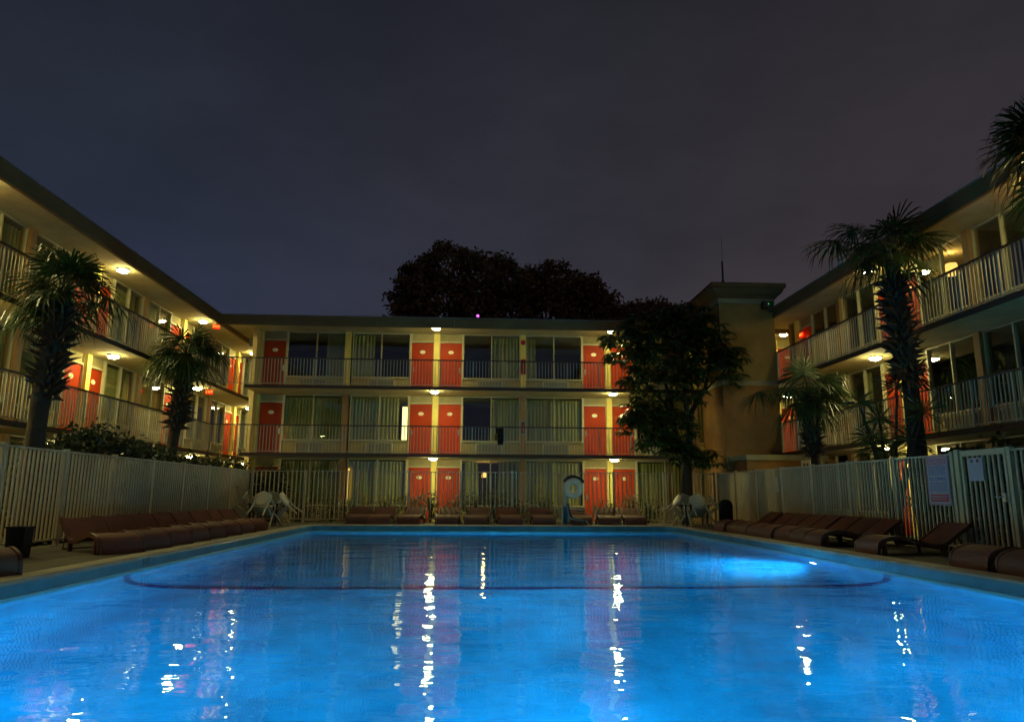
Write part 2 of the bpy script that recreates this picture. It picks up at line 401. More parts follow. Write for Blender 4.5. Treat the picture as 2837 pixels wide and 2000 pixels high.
def wing(name, label, loc, rz, u0, u1, walk, acols, half, units, lampcols, rail_ranges, roof_depth=7.0, roof_u=None, lamp_y=None, acol_u=None, bcols=(), ends=()):
    root = thing(name, label, 'motel building', loc, rz)
    ru0, ru1 = roof_u or (u0, u1)
    # slabs (walkways run through to the back of the rooms) and soffits
    for i, zc in enumerate(CE[:2]):
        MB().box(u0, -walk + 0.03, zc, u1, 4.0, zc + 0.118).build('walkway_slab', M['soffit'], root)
        MB().box(u0, -walk, zc - 0.01, u1, -walk + 0.028, zc + 0.122).build('slab_edge', M['slabedge'], root)
    MB().box(u0, -1.0, -0.2, u1, 4.0, -0.105).build('ground_slab', M['deck'], root)
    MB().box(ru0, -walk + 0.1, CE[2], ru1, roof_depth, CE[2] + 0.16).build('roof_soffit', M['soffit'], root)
    rf = MB().box(ru0, -walk + 0.09, CE[2] + 0.161, ru1, roof_depth, CE[2] + 0.21).build('roof', M['roofing'], root)
    m = MB(); x = ru0
    while x < ru1 - 0.01:
        m.box(x + 0.004, -walk - 0.02, 7.45, min(x + 3.05, ru1) - 0.004, -walk + 0.088, 7.835); x += 3.05
    m.build('fascia', M['fascia'], rf)
    MB().box(ru0, -walk - 0.035, 7.836, ru1, -walk + 0.088, 7.868).build('roof_flashing', M['drip'], rf)
    # inside of the rooms
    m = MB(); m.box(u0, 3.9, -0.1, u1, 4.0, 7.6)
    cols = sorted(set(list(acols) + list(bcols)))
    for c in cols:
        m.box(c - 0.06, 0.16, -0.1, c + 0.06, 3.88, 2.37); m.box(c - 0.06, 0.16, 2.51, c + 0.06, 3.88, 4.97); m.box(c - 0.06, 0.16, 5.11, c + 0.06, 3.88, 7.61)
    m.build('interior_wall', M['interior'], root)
    for f in range(3):
        for c in acols: MB().box(c - 0.11, -0.13, FL[f], c + 0.11, 0.15, CE[f] - 0.003).build('column', M['column'], root)
        for c in bcols: MB().box(c - 0.11, -0.13, FL[f], c + 0.11, 0.15, CE[f] - 0.003).build('column', M['bcolumn'] if f < 2 or walk < 1.7 else M['column'], root)
        for (ua, s, states) in units: unit(root, ua, s, half, f, states[f])
        for c in (lampcols[f] if isinstance(lampcols[0], tuple) else lampcols): lamp(root, c, lamp_y, CE[f] - 0.001, 0.09 if f == 2 and walk > 1.7 else 0.0)
    for (a, b, fs) in rail_ranges:
        for f in fs: railing(root, a, b, -walk + 0.05, CE[f - 1] + 0.12)
    return root

full = [(0.0, 1.0)]
# back wing: local x = world X, wall plane Y=29.3
B_A = (-8.97 + 0.0, -1.675, 5.565, 12.80); B_B = (-5.365, 1.95, 9.185)
wing_back = wing('motel_wing', 'three storey back wing facing the pool, red doors between curtained windows', (0, 29.3, 0), 0, -8.9, 17.5, 1.9,
    B_A, 3.615,
    [(-8.97, 1, [[(0, .98)], full, [(0.66, 1.0)]]), (-1.675, -1, [full, [(0.0, .84)], [(0, .38)]]),
     (-1.675, 1, [[(0.03, .30), (.62, 1)], [(.52, 1)], [(.52, .98)]]), (5.565, -1, [[(0, .97)], full, [(0, .19)]]),
     (5.565, 1, [[(.02, .95)], [(.5, 1)], [(0, .5)]]), (12.80, -1, [full, full, full]), (12.80, 1, [full, full, full])],
    (-1.63, 5.44, 12.55), [(-10.05, 8.8, (1, 2))], roof_u=(-10.05, 18.0), lamp_y=-1.62, bcols=B_B)
# left wing: local x = world Y, wall plane X=-11.5
L_A = (8.2, 14.65, 21.1, 27.55, 34.0); L_B = (11.42, 17.87, 24.33, 30.8, 37.2)
lw = []
for i, a in enumerate(L_A):
    for s in (-1, 1):
        st = [full, full, full]
        if (a, s) == (14.65, 1): st = [full, [(.0, 1)], [(.35, 1)]]
        if (a, s) == (21.1, 1): st = [full, [(0, .98)], [(0, .9)]]
        if (a, s) == (27.55, 1): st = [full, [(0, .5)], [(0, .4)]]
        if (a, s) == (34.0, -1): st = [full, [(.6, 1)], [(.2, 1)]]
        if (a, s) == (34.0, 1): st = [full, full, full]
        lw.append((a, s, st))
wing_left = wing('motel_wing', 'three storey left wing in steep perspective with palms before its balconies', (-11.5, 0, 0), math.radians(90), 5.0, 40.0, 1.5,
    L_A, 3.22, lw, L_A, [(5.0, 27.42, (1, 2))], roof_u=(5.0, 40.0), lamp_y=-0.78, bcols=L_B)
# right wing: local x = -world Y, wall plane X=12.4
R_A = (-26.0, -19.6, -13.2, -6.8); R_B = (-22.8, -16.4, -10.0)
none = []
rw = [(-26.0, 1, [none, [(0, .2)], none]), (-19.6, -1, [none, [(.3, .55)], none]), (-19.6, 1, [none, none, [(0, .42)]]),
      (-13.2, -1, [none, none, none]), (-13.2, 1, [none, none, none]), (-6.8, -1, [none, none, none])]
wing_right = wing('motel_wing', 'three storey right wing with dark windows and white balcony railings beside the tower', (12.4, 0, 0), math.radians(-90), -27.4, -5.0, 1.45,
    R_A, 3.2, rw, ((-19.6,), (-19.6,), (-19.6, -13.2)), [(-24.95, -5.0, (1, 2))], roof_u=(-27.3, -5.0), lamp_y=-0.85, bcols=R_B)
# end walls that close the wings
MB().box(-9.12, 28.72, -0.1, -8.94, 33.2, 7.6).build('end_wall', M['cream'], wing_back, (0, 29.3, 0)).location = (0, 0, 0)  # front edge drawn forward past the wall to shade the first door
m = MB(); m.box(-26.62, -0.12, -0.1, -26.40, 4.0, 7.6); m.build('end_wall', M['bcolumn'], wing_right)
# ------------------------------------------------------------------ stair tower
tw = thing('stair_tower', 'tan stucco stair tower with flared cap at the inner corner', 'tower', (9.95, 26.2, 0))
TX0, TX1, TY0, TY1 = 8.93, 11.0, 24.95, 27.35
def tb(a): return a.build
def tbox(name, x0, y0, z0, x1, y1, z1, m): return MB().box(x0, y0, z0, x1, y1, z1).build(name, m, tw, (9.95, 26.2, 0))
def twp(o): o.location = (0, 0, 0); return o
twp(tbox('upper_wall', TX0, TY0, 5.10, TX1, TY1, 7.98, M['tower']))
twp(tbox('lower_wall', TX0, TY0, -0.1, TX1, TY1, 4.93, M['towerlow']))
twp(tbox('band_course', TX0 - 0.04, TY0 - 0.04, 4.931, TX1 + 0.0, TY1, 5.099, M['trim']))
twp(tbox('top_trim', TX0 - 0.05, TY0 - 0.05, 7.981, TX1 + 0.02, TY1 + 0.05, 8.17, M['trim']))
m = MB(); prof = [(0.06, 8.171), (0.12, 8.25), (0.22, 8.34), (0.28, 8.44), (0.30, 8.52), (0.36, 8.54), (0.36, 8.70)]
ring = lambda o, z: [(TX0 - o, TY0 - o, z), (TX1 + o, TY0 - o, z), (TX1 + o, TY1 + o, z), (TX0 - o, TY1 + o, z), (TX0 - o, TY0 - o, z)]
m.strip([ring(o, z) for o, z in prof]); m.poly(ring(0.36, 8.70)[:4]); m.poly(ring(0.06, 8.171)[:4])
cap = twp(m.build('roof_cap', M['fascia'], tw, (9.95, 26.2, 0)))
twp(MB().box(9.2, 23.75, -0.1, 11.4, 24.93, 2.18).build('entry_block', M['towerlow'], tw, (9.95, 26.2, 0)))
m = MB(); pl = [(9.0, 24.93), (9.15, 23.65), (12.0, 23.65), (12.0, 24.93)]
m.prism(pl, lambda a, b: (a, b, 2.181), lambda a, b: (a, b, 2.36)); twp(m.build('entry_ledge', M['trim'], tw, (9.95, 26.2, 0)))
m = MB(); m.tube([(9.48, 25.9, 8.70), (9.48, 25.9, 9.15)], 0.055, 8); m.tube([(9.48, 25.9, 9.15), (9.485, 25.9, 9.95), (9.5, 25.9, 9.96), (9.5, 25.9, 10.9)], [0.04, 0.032, 0.008, 0.005], 6); m.box(9.56, 25.87, 8.75, 9.61, 25.93, 9.1)
tag(m.build('roof_antenna', M['black'], None, (9.48, 25.9, 8.70)), 'thin black antenna standing on the tower cap', 'antenna')
sl = thing('security_light', 'grey security box with green indicator below the tower cap', 'security light', (10.72, 24.86, 7.95))
m = MB(); m.box(-0.2, -0.12, -0.16, 0.2, 0.08, 0.1); m.tube([(0.0, -0.1, -0.2), (0.0, -0.28, -0.3)], [0.05, 0.09], 10); m.build('housing', M['slabedge'], sl)
MB().box(-0.012, -0.128, -0.02, 0.018, -0.121, 0.012).build('indicator', M['green'], sl)

# ------------------------------------------------------------------ ground, deck, pool
PX0, PX1, PY0, PY1 = -5.12, 6.45, 1.0, 23.05
FXL, FXR, FYF = -7.95, 8.8, 25.6
def frame_sheet(outer, inner, z):
    (a0, b0, a1, b1), (c0, d0, c1, d1) = outer, inner
    m = MB()
    m.poly([(a0, b0, z), (a1, b0, z), (a1, d0, z), (a0, d0, z)]); m.poly([(a0, d1, z), (a1, d1, z), (a1, b1, z), (a0, b1, z)])
    m.poly([(a0, d0, z), (c0, d0, z), (c0, d1, z), (a0, d1, z)]); m.poly([(c1, d0, z), (a1, d0, z), (a1, d1, z), (c1, d1, z)])
    return m
tag(frame_sheet((-600, -300, 600, 900), (-8.1, -9, 8.95, 25.75), -0.115).build('ground', M['ground']), 'dark lawn around the pool court', 'ground', kind='structure')
o = 0.06
m = frame_sheet((-8.1, -9, 8.95, 25.75), (PX0 - o, PY0 - o, PX1 + o, PY1 + o), 0.0)
for q in ((-8.1, -9, 8.95, -9), (8.95, -9, 8.95, 25.75), (8.95, 25.75, -8.1, 25.75), (-8.1, 25.75, -8.1, -9)):
    m.poly([(q[0], q[1], 0), (q[2], q[3], 0), (q[2], q[3], -0.3), (q[0], q[1], -0.3)])
tag(m.build('pool_deck', M['deck']), 'stained concrete deck around the pool', 'deck', kind='structure')
# coping: rounded rectangle ring
def rpath(off, r=0.6, n=8):
    pts = []; x0, x1, y0, y1 = PX0 - off, PX1 + off, PY0 - off, PY1 + off; rr = r + off
    for cx, cy, a in ((x1 - rr, y1 - rr, 0), (x0 + rr, y1 - rr, 90), (x0 + rr, y0 + rr, 180), (x1 - rr, y0 + rr, 270)):
        for i in range(n + 1):
            t = math.radians(a + 90 * i / n); pts.append((cx + rr * math.cos(t), cy + rr * math.sin(t)))
    return pts + [pts[0]]
prof = [(0.34, -0.01), (0.34, 0.022), (0.325, 0.03), (0.07, 0.03), (0.035, 0.024), (0.014, 0.008), (0.008, -0.006)]
m = MB(); m.strip([[(x, y, z) for x, y in rpath(of)] for of, z in prof])
cop = tag(m.build('pool_coping', M['coping'], smooth=False), 'pale bullnose coping along the pool edge', 'coping', kind='structure')
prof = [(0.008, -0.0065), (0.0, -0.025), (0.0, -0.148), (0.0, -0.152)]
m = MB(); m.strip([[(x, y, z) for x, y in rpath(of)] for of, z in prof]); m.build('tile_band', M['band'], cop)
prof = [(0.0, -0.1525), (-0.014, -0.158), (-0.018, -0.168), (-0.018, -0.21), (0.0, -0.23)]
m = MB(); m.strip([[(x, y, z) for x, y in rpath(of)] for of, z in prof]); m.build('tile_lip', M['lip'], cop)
# basin, coved between wall and floor
def depth(y): return 1.02 + (1.42 - 1.02) * (23.05 - y) / 11.9 if y > 11.15 else 1.42 + (2.5 - 1.42) * (11.15 - y) / 10.15
def section(y, lift=0.0):
    d = depth(y); r = 0.85; p = []
    x0, x1 = PX0 - 0.004 + lift, PX1 + 0.004 - lift; zb = -0.2 - d + lift
    p += [(x0, y, -0.17), (x0, y, -0.3), (x0, y, zb + r)]
    for i in range(1, 9):
        t = PI / 2 * i / 8; p.append((x0 + r - r * math.cos(t), y, zb + r - r * math.sin(t)))
    p += [(x0 + r + (x1 - x0 - 2 * r) * i / 6, y, zb) for i in range(1, 6)]
    for i in range(0, 9):
        t = PI / 2 * i / 8; p.append((x1 - r + r * math.sin(t), y, zb + r - r * math.cos(t)))
    p += [(x1, y, -0.3), (x1, y, -0.17)]
    return p
ys = [PY0 - 0.004, 4, 7, 9.5, 11.15, 14, 17, 20, 22.5]
rows = [section(y) for y in ys]
r = 0.5                                                             # cove up the far wall
for i in range(1, 7):
    t = PI / 2 * i / 6; base = section(22.55); yy = 22.554 + r * math.sin(t); lift = r - r * math.cos(t)
    rows.append([(x, yy, max(z, -0.2 - depth(22.5) + lift)) for x, _, z in base])
rows.append([(x, PY1 + 0.004, -0.17) for x, _, z in rows[-1]])
m = MB(); m.strip(rows); m.poly([p for p in section(PY0 - 0.004)])
basin = tag(m.build('pool_basin', M['plaster'], smooth=False), 'blue plastered pool basin', 'pool', kind='structure')
m = MB(); m.strip([section(11.05, 0.006), section(11.26, 0.006)]); m.build('depth_line', M['stripe'], basin)
def grid_water():
    m = MB(); m.poly([(PX0 - 0.02, PY0 - 0.02, -0.2), (PX1 + 0.02, PY0 - 0.02, -0.2), (PX1 + 0.02, PY1 + 0.02, -0.2), (PX0 - 0.02, PY1 + 0.02, -0.2)]); return m
tag(grid_water().build('pool_water', M['water']), 'clear blue lit pool water with faint ripples', 'water', kind='structure')
# underwater lamps
def pool_lamp(x, y, z, dirv, power, cone, blend, label):
    t = thing('pool_light', label, 'pool light', (x, y, z))
    d = Vector((dirv[0], 0 if abs(dirv[0]) > abs(dirv[1]) else dirv[1], 0)).normalized()
    q = Vector((0, 0, 1)).rotation_difference(d)
    rim = MB().lathe([(0.135, 0.0), (0.17, 0.0), (0.17, 0.03), (0.13, 0.035)], 20).build('rim', M['metal'], t); rim.rotation_euler = q.to_euler()
    ln = MB().lathe([(0.129, 0.02), (0.10, 0.035), (0.0, 0.042)], 14).build('lens', M['poollens'], t); ln.rotation_euler = q.to_euler()
    la = bpy.data.lights.new('bulb', 'SPOT'); la.energy = power; la.color = (0.15, 0.82, 1.0); la.spot_size = math.radians(cone); la.spot_blend = blend; la.shadow_soft_size = 0.07
    lo = bpy.data.objects.new('bulb', la); COL.objects.link(lo); lo.parent = t; lo.location = d * 0.13
    lo.rotation_euler = Vector(dirv).to_track_quat('-Z', 'Y').to_euler()
pool_lamp(PX1 - 0.01, 13.55, -0.72, (-1, 0.22, -0.14), 1050.0, 165, 0.8, 'round underwater lamp glowing in the right pool wall')
for x, dx, pw, cone, l_ in ((-4.3, 0.5, 3300.0, 64, 'leftmost of five'), (-1.8, 6.4, 6200.0, 58, 'second of five'), (0.7, 0.0, 15000.0, 26, 'middle of five'), (3.2, -6.4, 6200.0, 58, 'fourth of five'), (5.6, -0.5, 3300.0, 64, 'rightmost of five')):     # unseen lamps added in the near wall, aimed to even out the pool light
    pool_lamp(x, PY0 + 0.01, -0.65, (dx, 8.0, -0.1 if dx else 0.0), pw, cone, 1.0, 'unseen underwater lamp added in the near pool wall, %s' % l_)
# depth markings on the coping face
for (x, y, rz, txt, mm) in ((0.37, PY1 - 0.003, 0, '3 FT', M['slabedge']), (PX1 - 0.003, 11.3, -PI / 2, '5 FT', M['signw']), (PX0 + 0.003, 11.75, PI / 2, '5 FT', M['slabedge'])):
    t = put('depth_marking', text_mesh(txt, 0.14, mm), None, (x, y, -0.065), (PI / 2, 0, rz))
    tag(t, {0: 'dark 3 FT depth lettering on the far pool edge', -PI / 2: 'pale 5 FT depth lettering on the right pool edge', PI / 2: 'dark 5 FT depth lettering on the left pool edge'}[rz], 'depth marking', kind=None)

# ------------------------------------------------------------------ pool fence
FZ = 1.78
def fence(label, p0, p1, skip=None, post_step=1.83, gap_=0.125):
    """white picket pool fence: posts, and one panel of pickets between each two posts"""
    p0, p1 = Vector((*p0, 0)), Vector((*p1, 0)); Ln = (p1 - p0).length; rz = math.atan2(p1.y - p0.y, p1.x - p0.x)
    t = thing('pool_fence', label, 'fence', p0, rz)
    n = max(1, int(round(Ln / post_step))); st = Ln / n
    pm = MB().box(-0.04, -0.04, 0.0, 0.04, 0.04, FZ + 0.015); pm.box(-0.048, -0.048, FZ + 0.016, 0.048, 0.048, FZ + 0.035); pm = pm.mesh('post', M['fence'])
    k = int(round(st / gap_)); ps = st / k
    for i in range(n + 1): put('post', pm, t, (i * st, 0, 0))
    for i in range(n):
        m = MB(); x0 = i * st
        gap = [(x0 + 0.042, x0 + st - 0.042)]
        if skip and skip[0] < x0 + st and skip[1] > x0: gap = [(x0 + 0.042, max(x0 + 0.043, skip[0])), (min(skip[1], x0 + st - 0.043), x0 + st - 0.042)]
        for a, b in gap:
            if b - a < 0.03: continue
            m.box(a, -0.024, FZ - 0.03, b, 0.024, FZ); m.box(a, -0.024, 0.10, b, 0.024, 0.135)
        for j in range(1, k):
            x = x0 + j * ps
            if skip and skip[0] < x < skip[1]: continue
            m.box(x - 0.0165, -0.017, 0.136, x + 0.0165, 0.017, FZ - 0.031)
        m.build('picket_panel', M['fence'], t)
    return t
fence('long white picket fence along the left side of the deck', (FXL, 3.0), (FXL, FYF))
fence('white picket fence across the far end, in front of the back wing', (FXL + 0.15, FYF), (FXR - 0.15, FYF), skip=(15.05, 15.65), gap_=0.15)
fence('white picket fence along the right side, up to the gate', (FXR, 12.72), (FXR, FYF))
fence('short white fence at the right picture edge beyond the gate', (FXR, 7.2), (FXR, 11.3))
g = thing('pool_gate', 'white picket gate in the right fence beside the rules sign', 'gate', (FXR, 12.62, 0), -PI / 2)
m = MB(); m.box(0.0, -0.05, 0, 0.11, 0.05, FZ + 0.06); m.build('gate_post', M['fence'], g)
m = MB(); m.box(0.13, -0.025, FZ - 0.07, 1.24, 0.025, FZ + 0.03); m.box(0.13, -0.025, 0.08, 1.24, 0.025, 0.15)
m.box(0.13, -0.025, 0.151, 0.185, 0.025, FZ - 0.071); m.box(1.185, -0.025, 0.151, 1.24, 0.025, FZ - 0.071)
for i in range(7): x = 0.185 + (i + 1) * 0.125; m.box(x - 0.018, -0.018, 0.151, x + 0.018, 0.018, FZ - 0.071)
m.build('gate_leaf', M['fence'], g)
m = MB(); m.box(1.13, -0.075, 0.92, 1.2, -0.026, 1.06); m.tube([(1.16, -0.075, 1.0), (1.16, -0.12, 1.0), (1.04, -0.12, 1.0)], 0.012, 8); m.build('latch', M['metal'], g)

# pool rules sign (faces -X on the right fence)
def sign(name, label, y, zc, wd, ht, x=FXR - 0.03, mm=None):
    t = thing(name, label, 'sign', (x, y, zc), -PI / 2)
    MB().box(-wd / 2, -0.014, -ht / 2, wd / 2, 0.004, ht / 2).build('board', mm or M['signw'], t)
    return t
rs = sign('rules_sign', 'tall white pool rules sign with red boxes fixed to the right fence', 13.14, 1.30, 0.66, 0.92)
def bar(t, x0, z0, x1, z1, mm, name='print', y=-0.0175): MB().box(x0, y, z0, x1, y + 0.003, z1).build(name, mm, t)
def frame4(t, x0, z0, x1, z1, w_, mm, name):
    m = MB(); m.box(x0, -0.0175, z0, x1, -0.0145, z0 + w_); m.box(x0, -0.0175, z1 - w_, x1, -0.0145, z1); m.box(x0, -0.0175, z0 + w_, x0 + w_, -0.0145, z1 - w_); m.box(x1 - w_, -0.0175, z0 + w_, x1, -0.0145, z1 - w_); m.build(name, mm, t)
frame4(rs, -0.315, -0.445, 0.315, 0.445, 0.012, M['redink'], 'border')
frame4(rs, -0.26, 0.30, 0.26, 0.40, 0.014, M['redink'], 'title_box')
put('lettering', text_mesh('POOL RULES', 0.075, M['redink'], 0.001), rs, (0, -0.0155, 0.35), (PI / 2, 0, 0))
put('lettering', text_mesh('NO DIVING', 0.10, M['navyink'], 0.001), rs, (0, -0.0155, 0.02), (PI / 2, 0, 0))
bar(rs, -0.26, -0.40, 0.26, -0.26, M['redink'], 'warning_box')
m = MB(); rr = random.Random(3)
for row in range(10):                                               # lines of small unreadable print
    z = 0.255 - row * 0.036 if row < 5 else -0.055 - (row - 5) * 0.036
    x = -0.25
    while x < 0.22:
        l_ = 0.03 + rr.random() * 0.06; m.box(x, -0.0175, z, min(x + l_, 0.25), -0.0145, z + 0.016); x += l_ + 0.02
m.build('small_print', M['navyink'], rs)['kind'] = 'stuff'
m = MB()
for z in (-0.315, -0.36):
    x = -0.22
    while x < 0.18:
        l_ = 0.04 + rr.random() * 0.05; m.box(x, -0.0205, z, min(x + l_, 0.22), -0.0176, z + 0.02); x += l_ + 0.02
m.build('small_print', M['signw'], rs)['kind'] = 'stuff'
gs = sign('gate_notice', 'plain white notice hung on the pool gate', 12.08, 1.47, 0.36, 0.40, x=FXR - 0.035)
m = MB(); m.box(-0.11, -0.02, 0.12, -0.06, -0.0145, 0.17); m.box(0.04, -0.02, 0.12, 0.09, -0.0145, 0.17); m.build('clip', M['black'], gs)
ys_ = sign('fence_notice', 'small yellowish notice on the far part of the right fence', 20.6, 1.33, 0.60, 0.42, mm=M['grille'])
for z in (0.09, 0.0, -0.09): bar(ys_, -0.2, z, 0.2, z + 0.03, M['tan'], 'small_print')
ub = thing('utility_box', 'pale utility box with two dark sockets seen above the right fence', 'utility box', (10.0, 20.9, -0.1), -PI / 2)
m = MB(); m.box(-0.3, -0.12, 0.9, 0.3, 0.12, 2.15); m.build('cabinet', M['frame'], ub)
m = MB(); m.box(-0.14, -0.13, 1.93, -0.03, -0.121, 2.05); m.box(0.07, -0.13, 1.93, 0.18, -0.121, 2.05); m.build('socket', M['black'], ub)
MB().box(-0.05, -0.05, 0, 0.05, 0.05, 0.899).build('post', M['metal'], ub)

# ------------------------------------------------------------------ sun loungers
def lounger_proto():
    t = thing('sun_lounger', 'x', 'sun lounger', (0, 0, 0), 0, 'terracotta sun loungers around the pool')
    # side profile (x along the length: foot 0 -> head 1.85), height
    P = [(-0.02, 0.03), (-0.015, 0.12), (0.02, 0.205), (0.12, 0.275), (0.34, 0.325), (0.55, 0.30), (0.75, 0.245), (0.92, 0.20), (1.08, 0.185), (1.18, 0.20), (1.32, 0.29), (1.52, 0.43), (1.70, 0.545)]
    # resample smoothly
    pts = []
    for i in range(len(P) - 1):
        p0, p1, p2, p3 = P[max(i - 1, 0)], P[i], P[i + 1], P[min(i + 2, len(P) - 1)]
        for k in range(3):
            q = k / 3; pts.append(tuple(0.5 * (2 * p1[j] + (p2[j] - p0[j]) * q + (2 * p0[j] - 5 * p1[j] + 4 * p2[j] - p3[j]) * q * q + (3 * p1[j] - p0[j] - 3 * p2[j] + p3[j]) * q ** 3) for j in (0, 1)))
    pts.append(P[-1]); W2 = 0.36
    m = MB()                                                        # woven straps across the frame
    for i in range(len(pts) - 1):
        (xa, za), (xb, zb) = pts[i], pts[i + 1]; g_ = 0.06
        xb2, zb2 = xa + (xb - xa) * (1 - g_), za + (zb - za) * (1 - g_)
        m.prism([(xa, za), (xb2, zb2), (xb2, zb2 - 0.018), (xa, za - 0.018)], lambda a, b: (a, -W2 + 0.03, b), lambda a, b: (a, W2 - 0.03, b))
    m.build('strapping', M['lounger'], t)
    for s in (-1, 1):
        m = MB(); up_ = [(x, z + 0.012) for x, z in pts]; dn = [(x + (0.05 if x < 0.1 else 0.0), max(0.0, z - 0.06)) for x, z in reversed(pts)]
        m.prism(up_ + dn, lambda a, b: (a, s * W2 - 0.02 * s, b), lambda a, b: (a, s * W2 + 0.02 * s, b)); m.build('side_rail', M['loungeframe'], t)
    for x, h in ((0.12, 0.22), (1.16, 0.14)):
        for s in (-1, 1):
            MB().box(x - 0.03, s * W2 - 0.03, 0, x + 0.03, s * W2 + 0.03, h).build('leg', M['loungeframe'], t)
    m = MB(); m.tube([(1.45, -W2 + 0.04, 0.36), (1.58, -W2 + 0.04, 0.02), (1.58, W2 - 0.04, 0.02), (1.45, W2 - 0.04, 0.36)], 0.016, 6); m.build('back_prop', M['loungeframe'], t)
    return t
LG = lounger_proto(); _used = []
def lounger(x, y, deg, label):
    o = LG if not _used else copy_tree(LG); _used.append(1)
    o.location = (x, y, 0); o.rotation_euler = (0, 0, math.radians(deg)); o['label'] = label
NTH = ['first', 'second', 'third', 'fourth', 'fifth', 'sixth', 'seventh', 'eighth', 'ninth', 'tenth']
for i in range(8):                                                  # left row, turned in echelon
    lounger(-5.78 + R.uniform(-.03, .03), 12.35 + i * 1.03, 180 - 40 + R.uniform(-2, 2), 'sun lounger slanted against the left fence, %s' % (('nearest, with its open side showing', 'second from the near end', 'third from the near end', 'fourth from the near end', 'fourth from the far end', 'third from the far end', 'second from the far end', 'farthest, beside the white chairs')[i]))
lounger(-5.62, 8.75, 180 - 40, 'lounger foot end cut off by the left picture edge')
fx = [-3.79, -3.1, -2.16, -0.9, 0.05, 1.2, 2.3, 3.5, 4.47, 5.3]
fl = ['leftmost of the far row against the back fence', 'second from left in the far row, close beside the first', 'third from left in the far row, left of the red doors', 'fourth from left in the far row, before the middle red doors', 'fifth from left in the far row', 'sixth from left in the far row', 'seventh from left in the far row, left of the pool lift', 'partly hidden behind the pool lift in the far row', 'in the far row just right of the pool lift', 'rightmost of the far row before the right red doors']
for x, l_ in zip(fx, fl): lounger(x, 23.68 + R.uniform(-.05, .05), 90 + R.uniform(-5, 5), 'terracotta lounger ' + l_)
rl = [(12.5, 'standing alone at the near end of the right row'), (14.45, 'second in the right row, wavy side showing past a gap'), (15.25, 'third from the near end of the right row'), (16.05, 'fourth from the near end of the right row'), (16.83, 'middle one of the right row'), (17.62, 'fourth from the far end of the right row'), (18.5, 'third from the far end of the right row'), (19.28, 'second from the far end of the right row'), (20.05, 'farthest in the right row near the black bin')]
for y, l_ in rl: lounger(6.88 + R.uniform(-.05, .05), y, 0 + R.uniform(-2, 2), 'dark terracotta lounger ' + l_)
lounger(6.95, 9.95, 2, 'terracotta lounger below the gate, smaller of two at right edge')
lounger(6.95, 9.05, -2, 'terracotta lounger cut off by the right picture edge')

# ------------------------------------------------------------------ plastic chairs and tables
def chair_proto():
    t = thing('plastic_chair', 'x', 'chair', (0, 0, 0), 0, 'white plastic chairs tipped against tables')
    # faces +Y; seat height 0.42
    rows = []
    for j in range(7):
        v = j / 6; row = []
        for i in range(7):
            u_ = i / 6 * 2 - 1; x = u_ * (0.23 + 0.02 * v); y = -0.2 + 0.44 * v
            row.append((x, y, 0.42 - 0.03 * math.sin(PI * v) * (1 - u_ * u_) - (0.05 if j == 6 else 0)))
        rows.append(row)
    sb = MB().strip(rows).build('seat', M['plastic'], t, smooth=True); sb.modifiers.new('thickness', 'SOLIDIFY').thickness = 0.012
    rows = []
    for j in range(10):                                             # rounded shell back
        v = j / 9; z = 0.44 + 0.44 * v; y = -0.22 - 0.10 * v
        hw = 0.17 + 0.12 * math.sin(PI * min(1, 0.18 + v * 0.62)) if v < 0.62 else 0.285 * math.sqrt(max(0.02, 1 - ((v - 0.62) / 0.40) ** 2))
        if v < 0.12: hw = 0.15
        row = []
        for i in range(9):
            u_ = i / 8 * 2 - 1; row.append((u_ * hw, y + 0.06 * u_ * u_, z))
        rows.append(row)
    bk = MB().strip(rows).build('backrest', M['plastic'], t, smooth=True); bk.modifiers.new('thickness', 'SOLIDIFY').thickness = 0.012
    for s in (-1, 1):
        MB().tube([(s * 0.235, -0.235, 0.70), (s * 0.275, -0.05, 0.66), (s * 0.275, 0.17, 0.645), (s * 0.262, 0.235, 0.60)], [0.024, 0.028, 0.028, 0.02], 8).build('armrest', M['plastic'], t, smooth=True)
        MB().tube([(s * 0.262, 0.225, 0.62), (s * 0.25, 0.235, 0.40), (s * 0.275, 0.27, 0.0)], [0.022, 0.034, 0.02], 8).build('leg', M['plastic'], t, smooth=True)
        MB().tube([(s * 0.235, -0.225, 0.70), (s * 0.21, -0.21, 0.42), (s * 0.25, -0.30, 0.0)], [0.02, 0.036, 0.02], 8).build('leg', M['plastic'], t, smooth=True)
    return t
CH = chair_proto(); _cu = []
def chair(x, y, deg, tilt, label):
    """front feet stay on the deck, chair tipped forward (tilt) about them"""
    o = CH if not _cu else copy_tree(CH); _cu.append(1)
    mt = Matrix.Translation((x, y, 0)) @ Matrix.Rotation(math.radians(deg), 4, 'Z') @ Matrix.Rotation(math.radians(-tilt), 4, 'X') @ Matrix.Translation((0, -0.27, 0))
    o.matrix_world = mt; o['label'] = label
    o.location = mt.to_translation(); o.rotation_euler = mt.to_euler()
def table(x, y, deg, label):
    t = thing('patio_table', label, 'table', (x, y, 0), math.radians(deg))
    m = MB(); n = 24; rg = [(0.55 * math.cos(2 * PI * i / n), 0.55 * math.sin(2 * PI * i / n)) for i in range(n)]
    m.prism(rg, lambda a, b: (a, b, 0.66), lambda a, b: (a, b, 0.685)); m.build('tabletop', M['black'], t)
    for i in range(4):
        a = PI / 4 + i * PI / 2; MB().tube([(0.5 * math.cos(a), 0.5 * math.sin(a), 0.66), (0.46 * math.cos(a), 0.46 * math.sin(a), 0)], 0.03, 8).build('leg', M['black'], t)
    m = MB(); m.tube([(0.47 * math.cos(PI / 4 + i * PI / 2), 0.47 * math.sin(PI / 4 + i * PI / 2), 0.3) for i in range(5)], 0.014, 6); m.build('brace', M['black'], t)
table(-6.52, 22.75, 8, 'low dark patio table hidden among white chairs at the left corner')
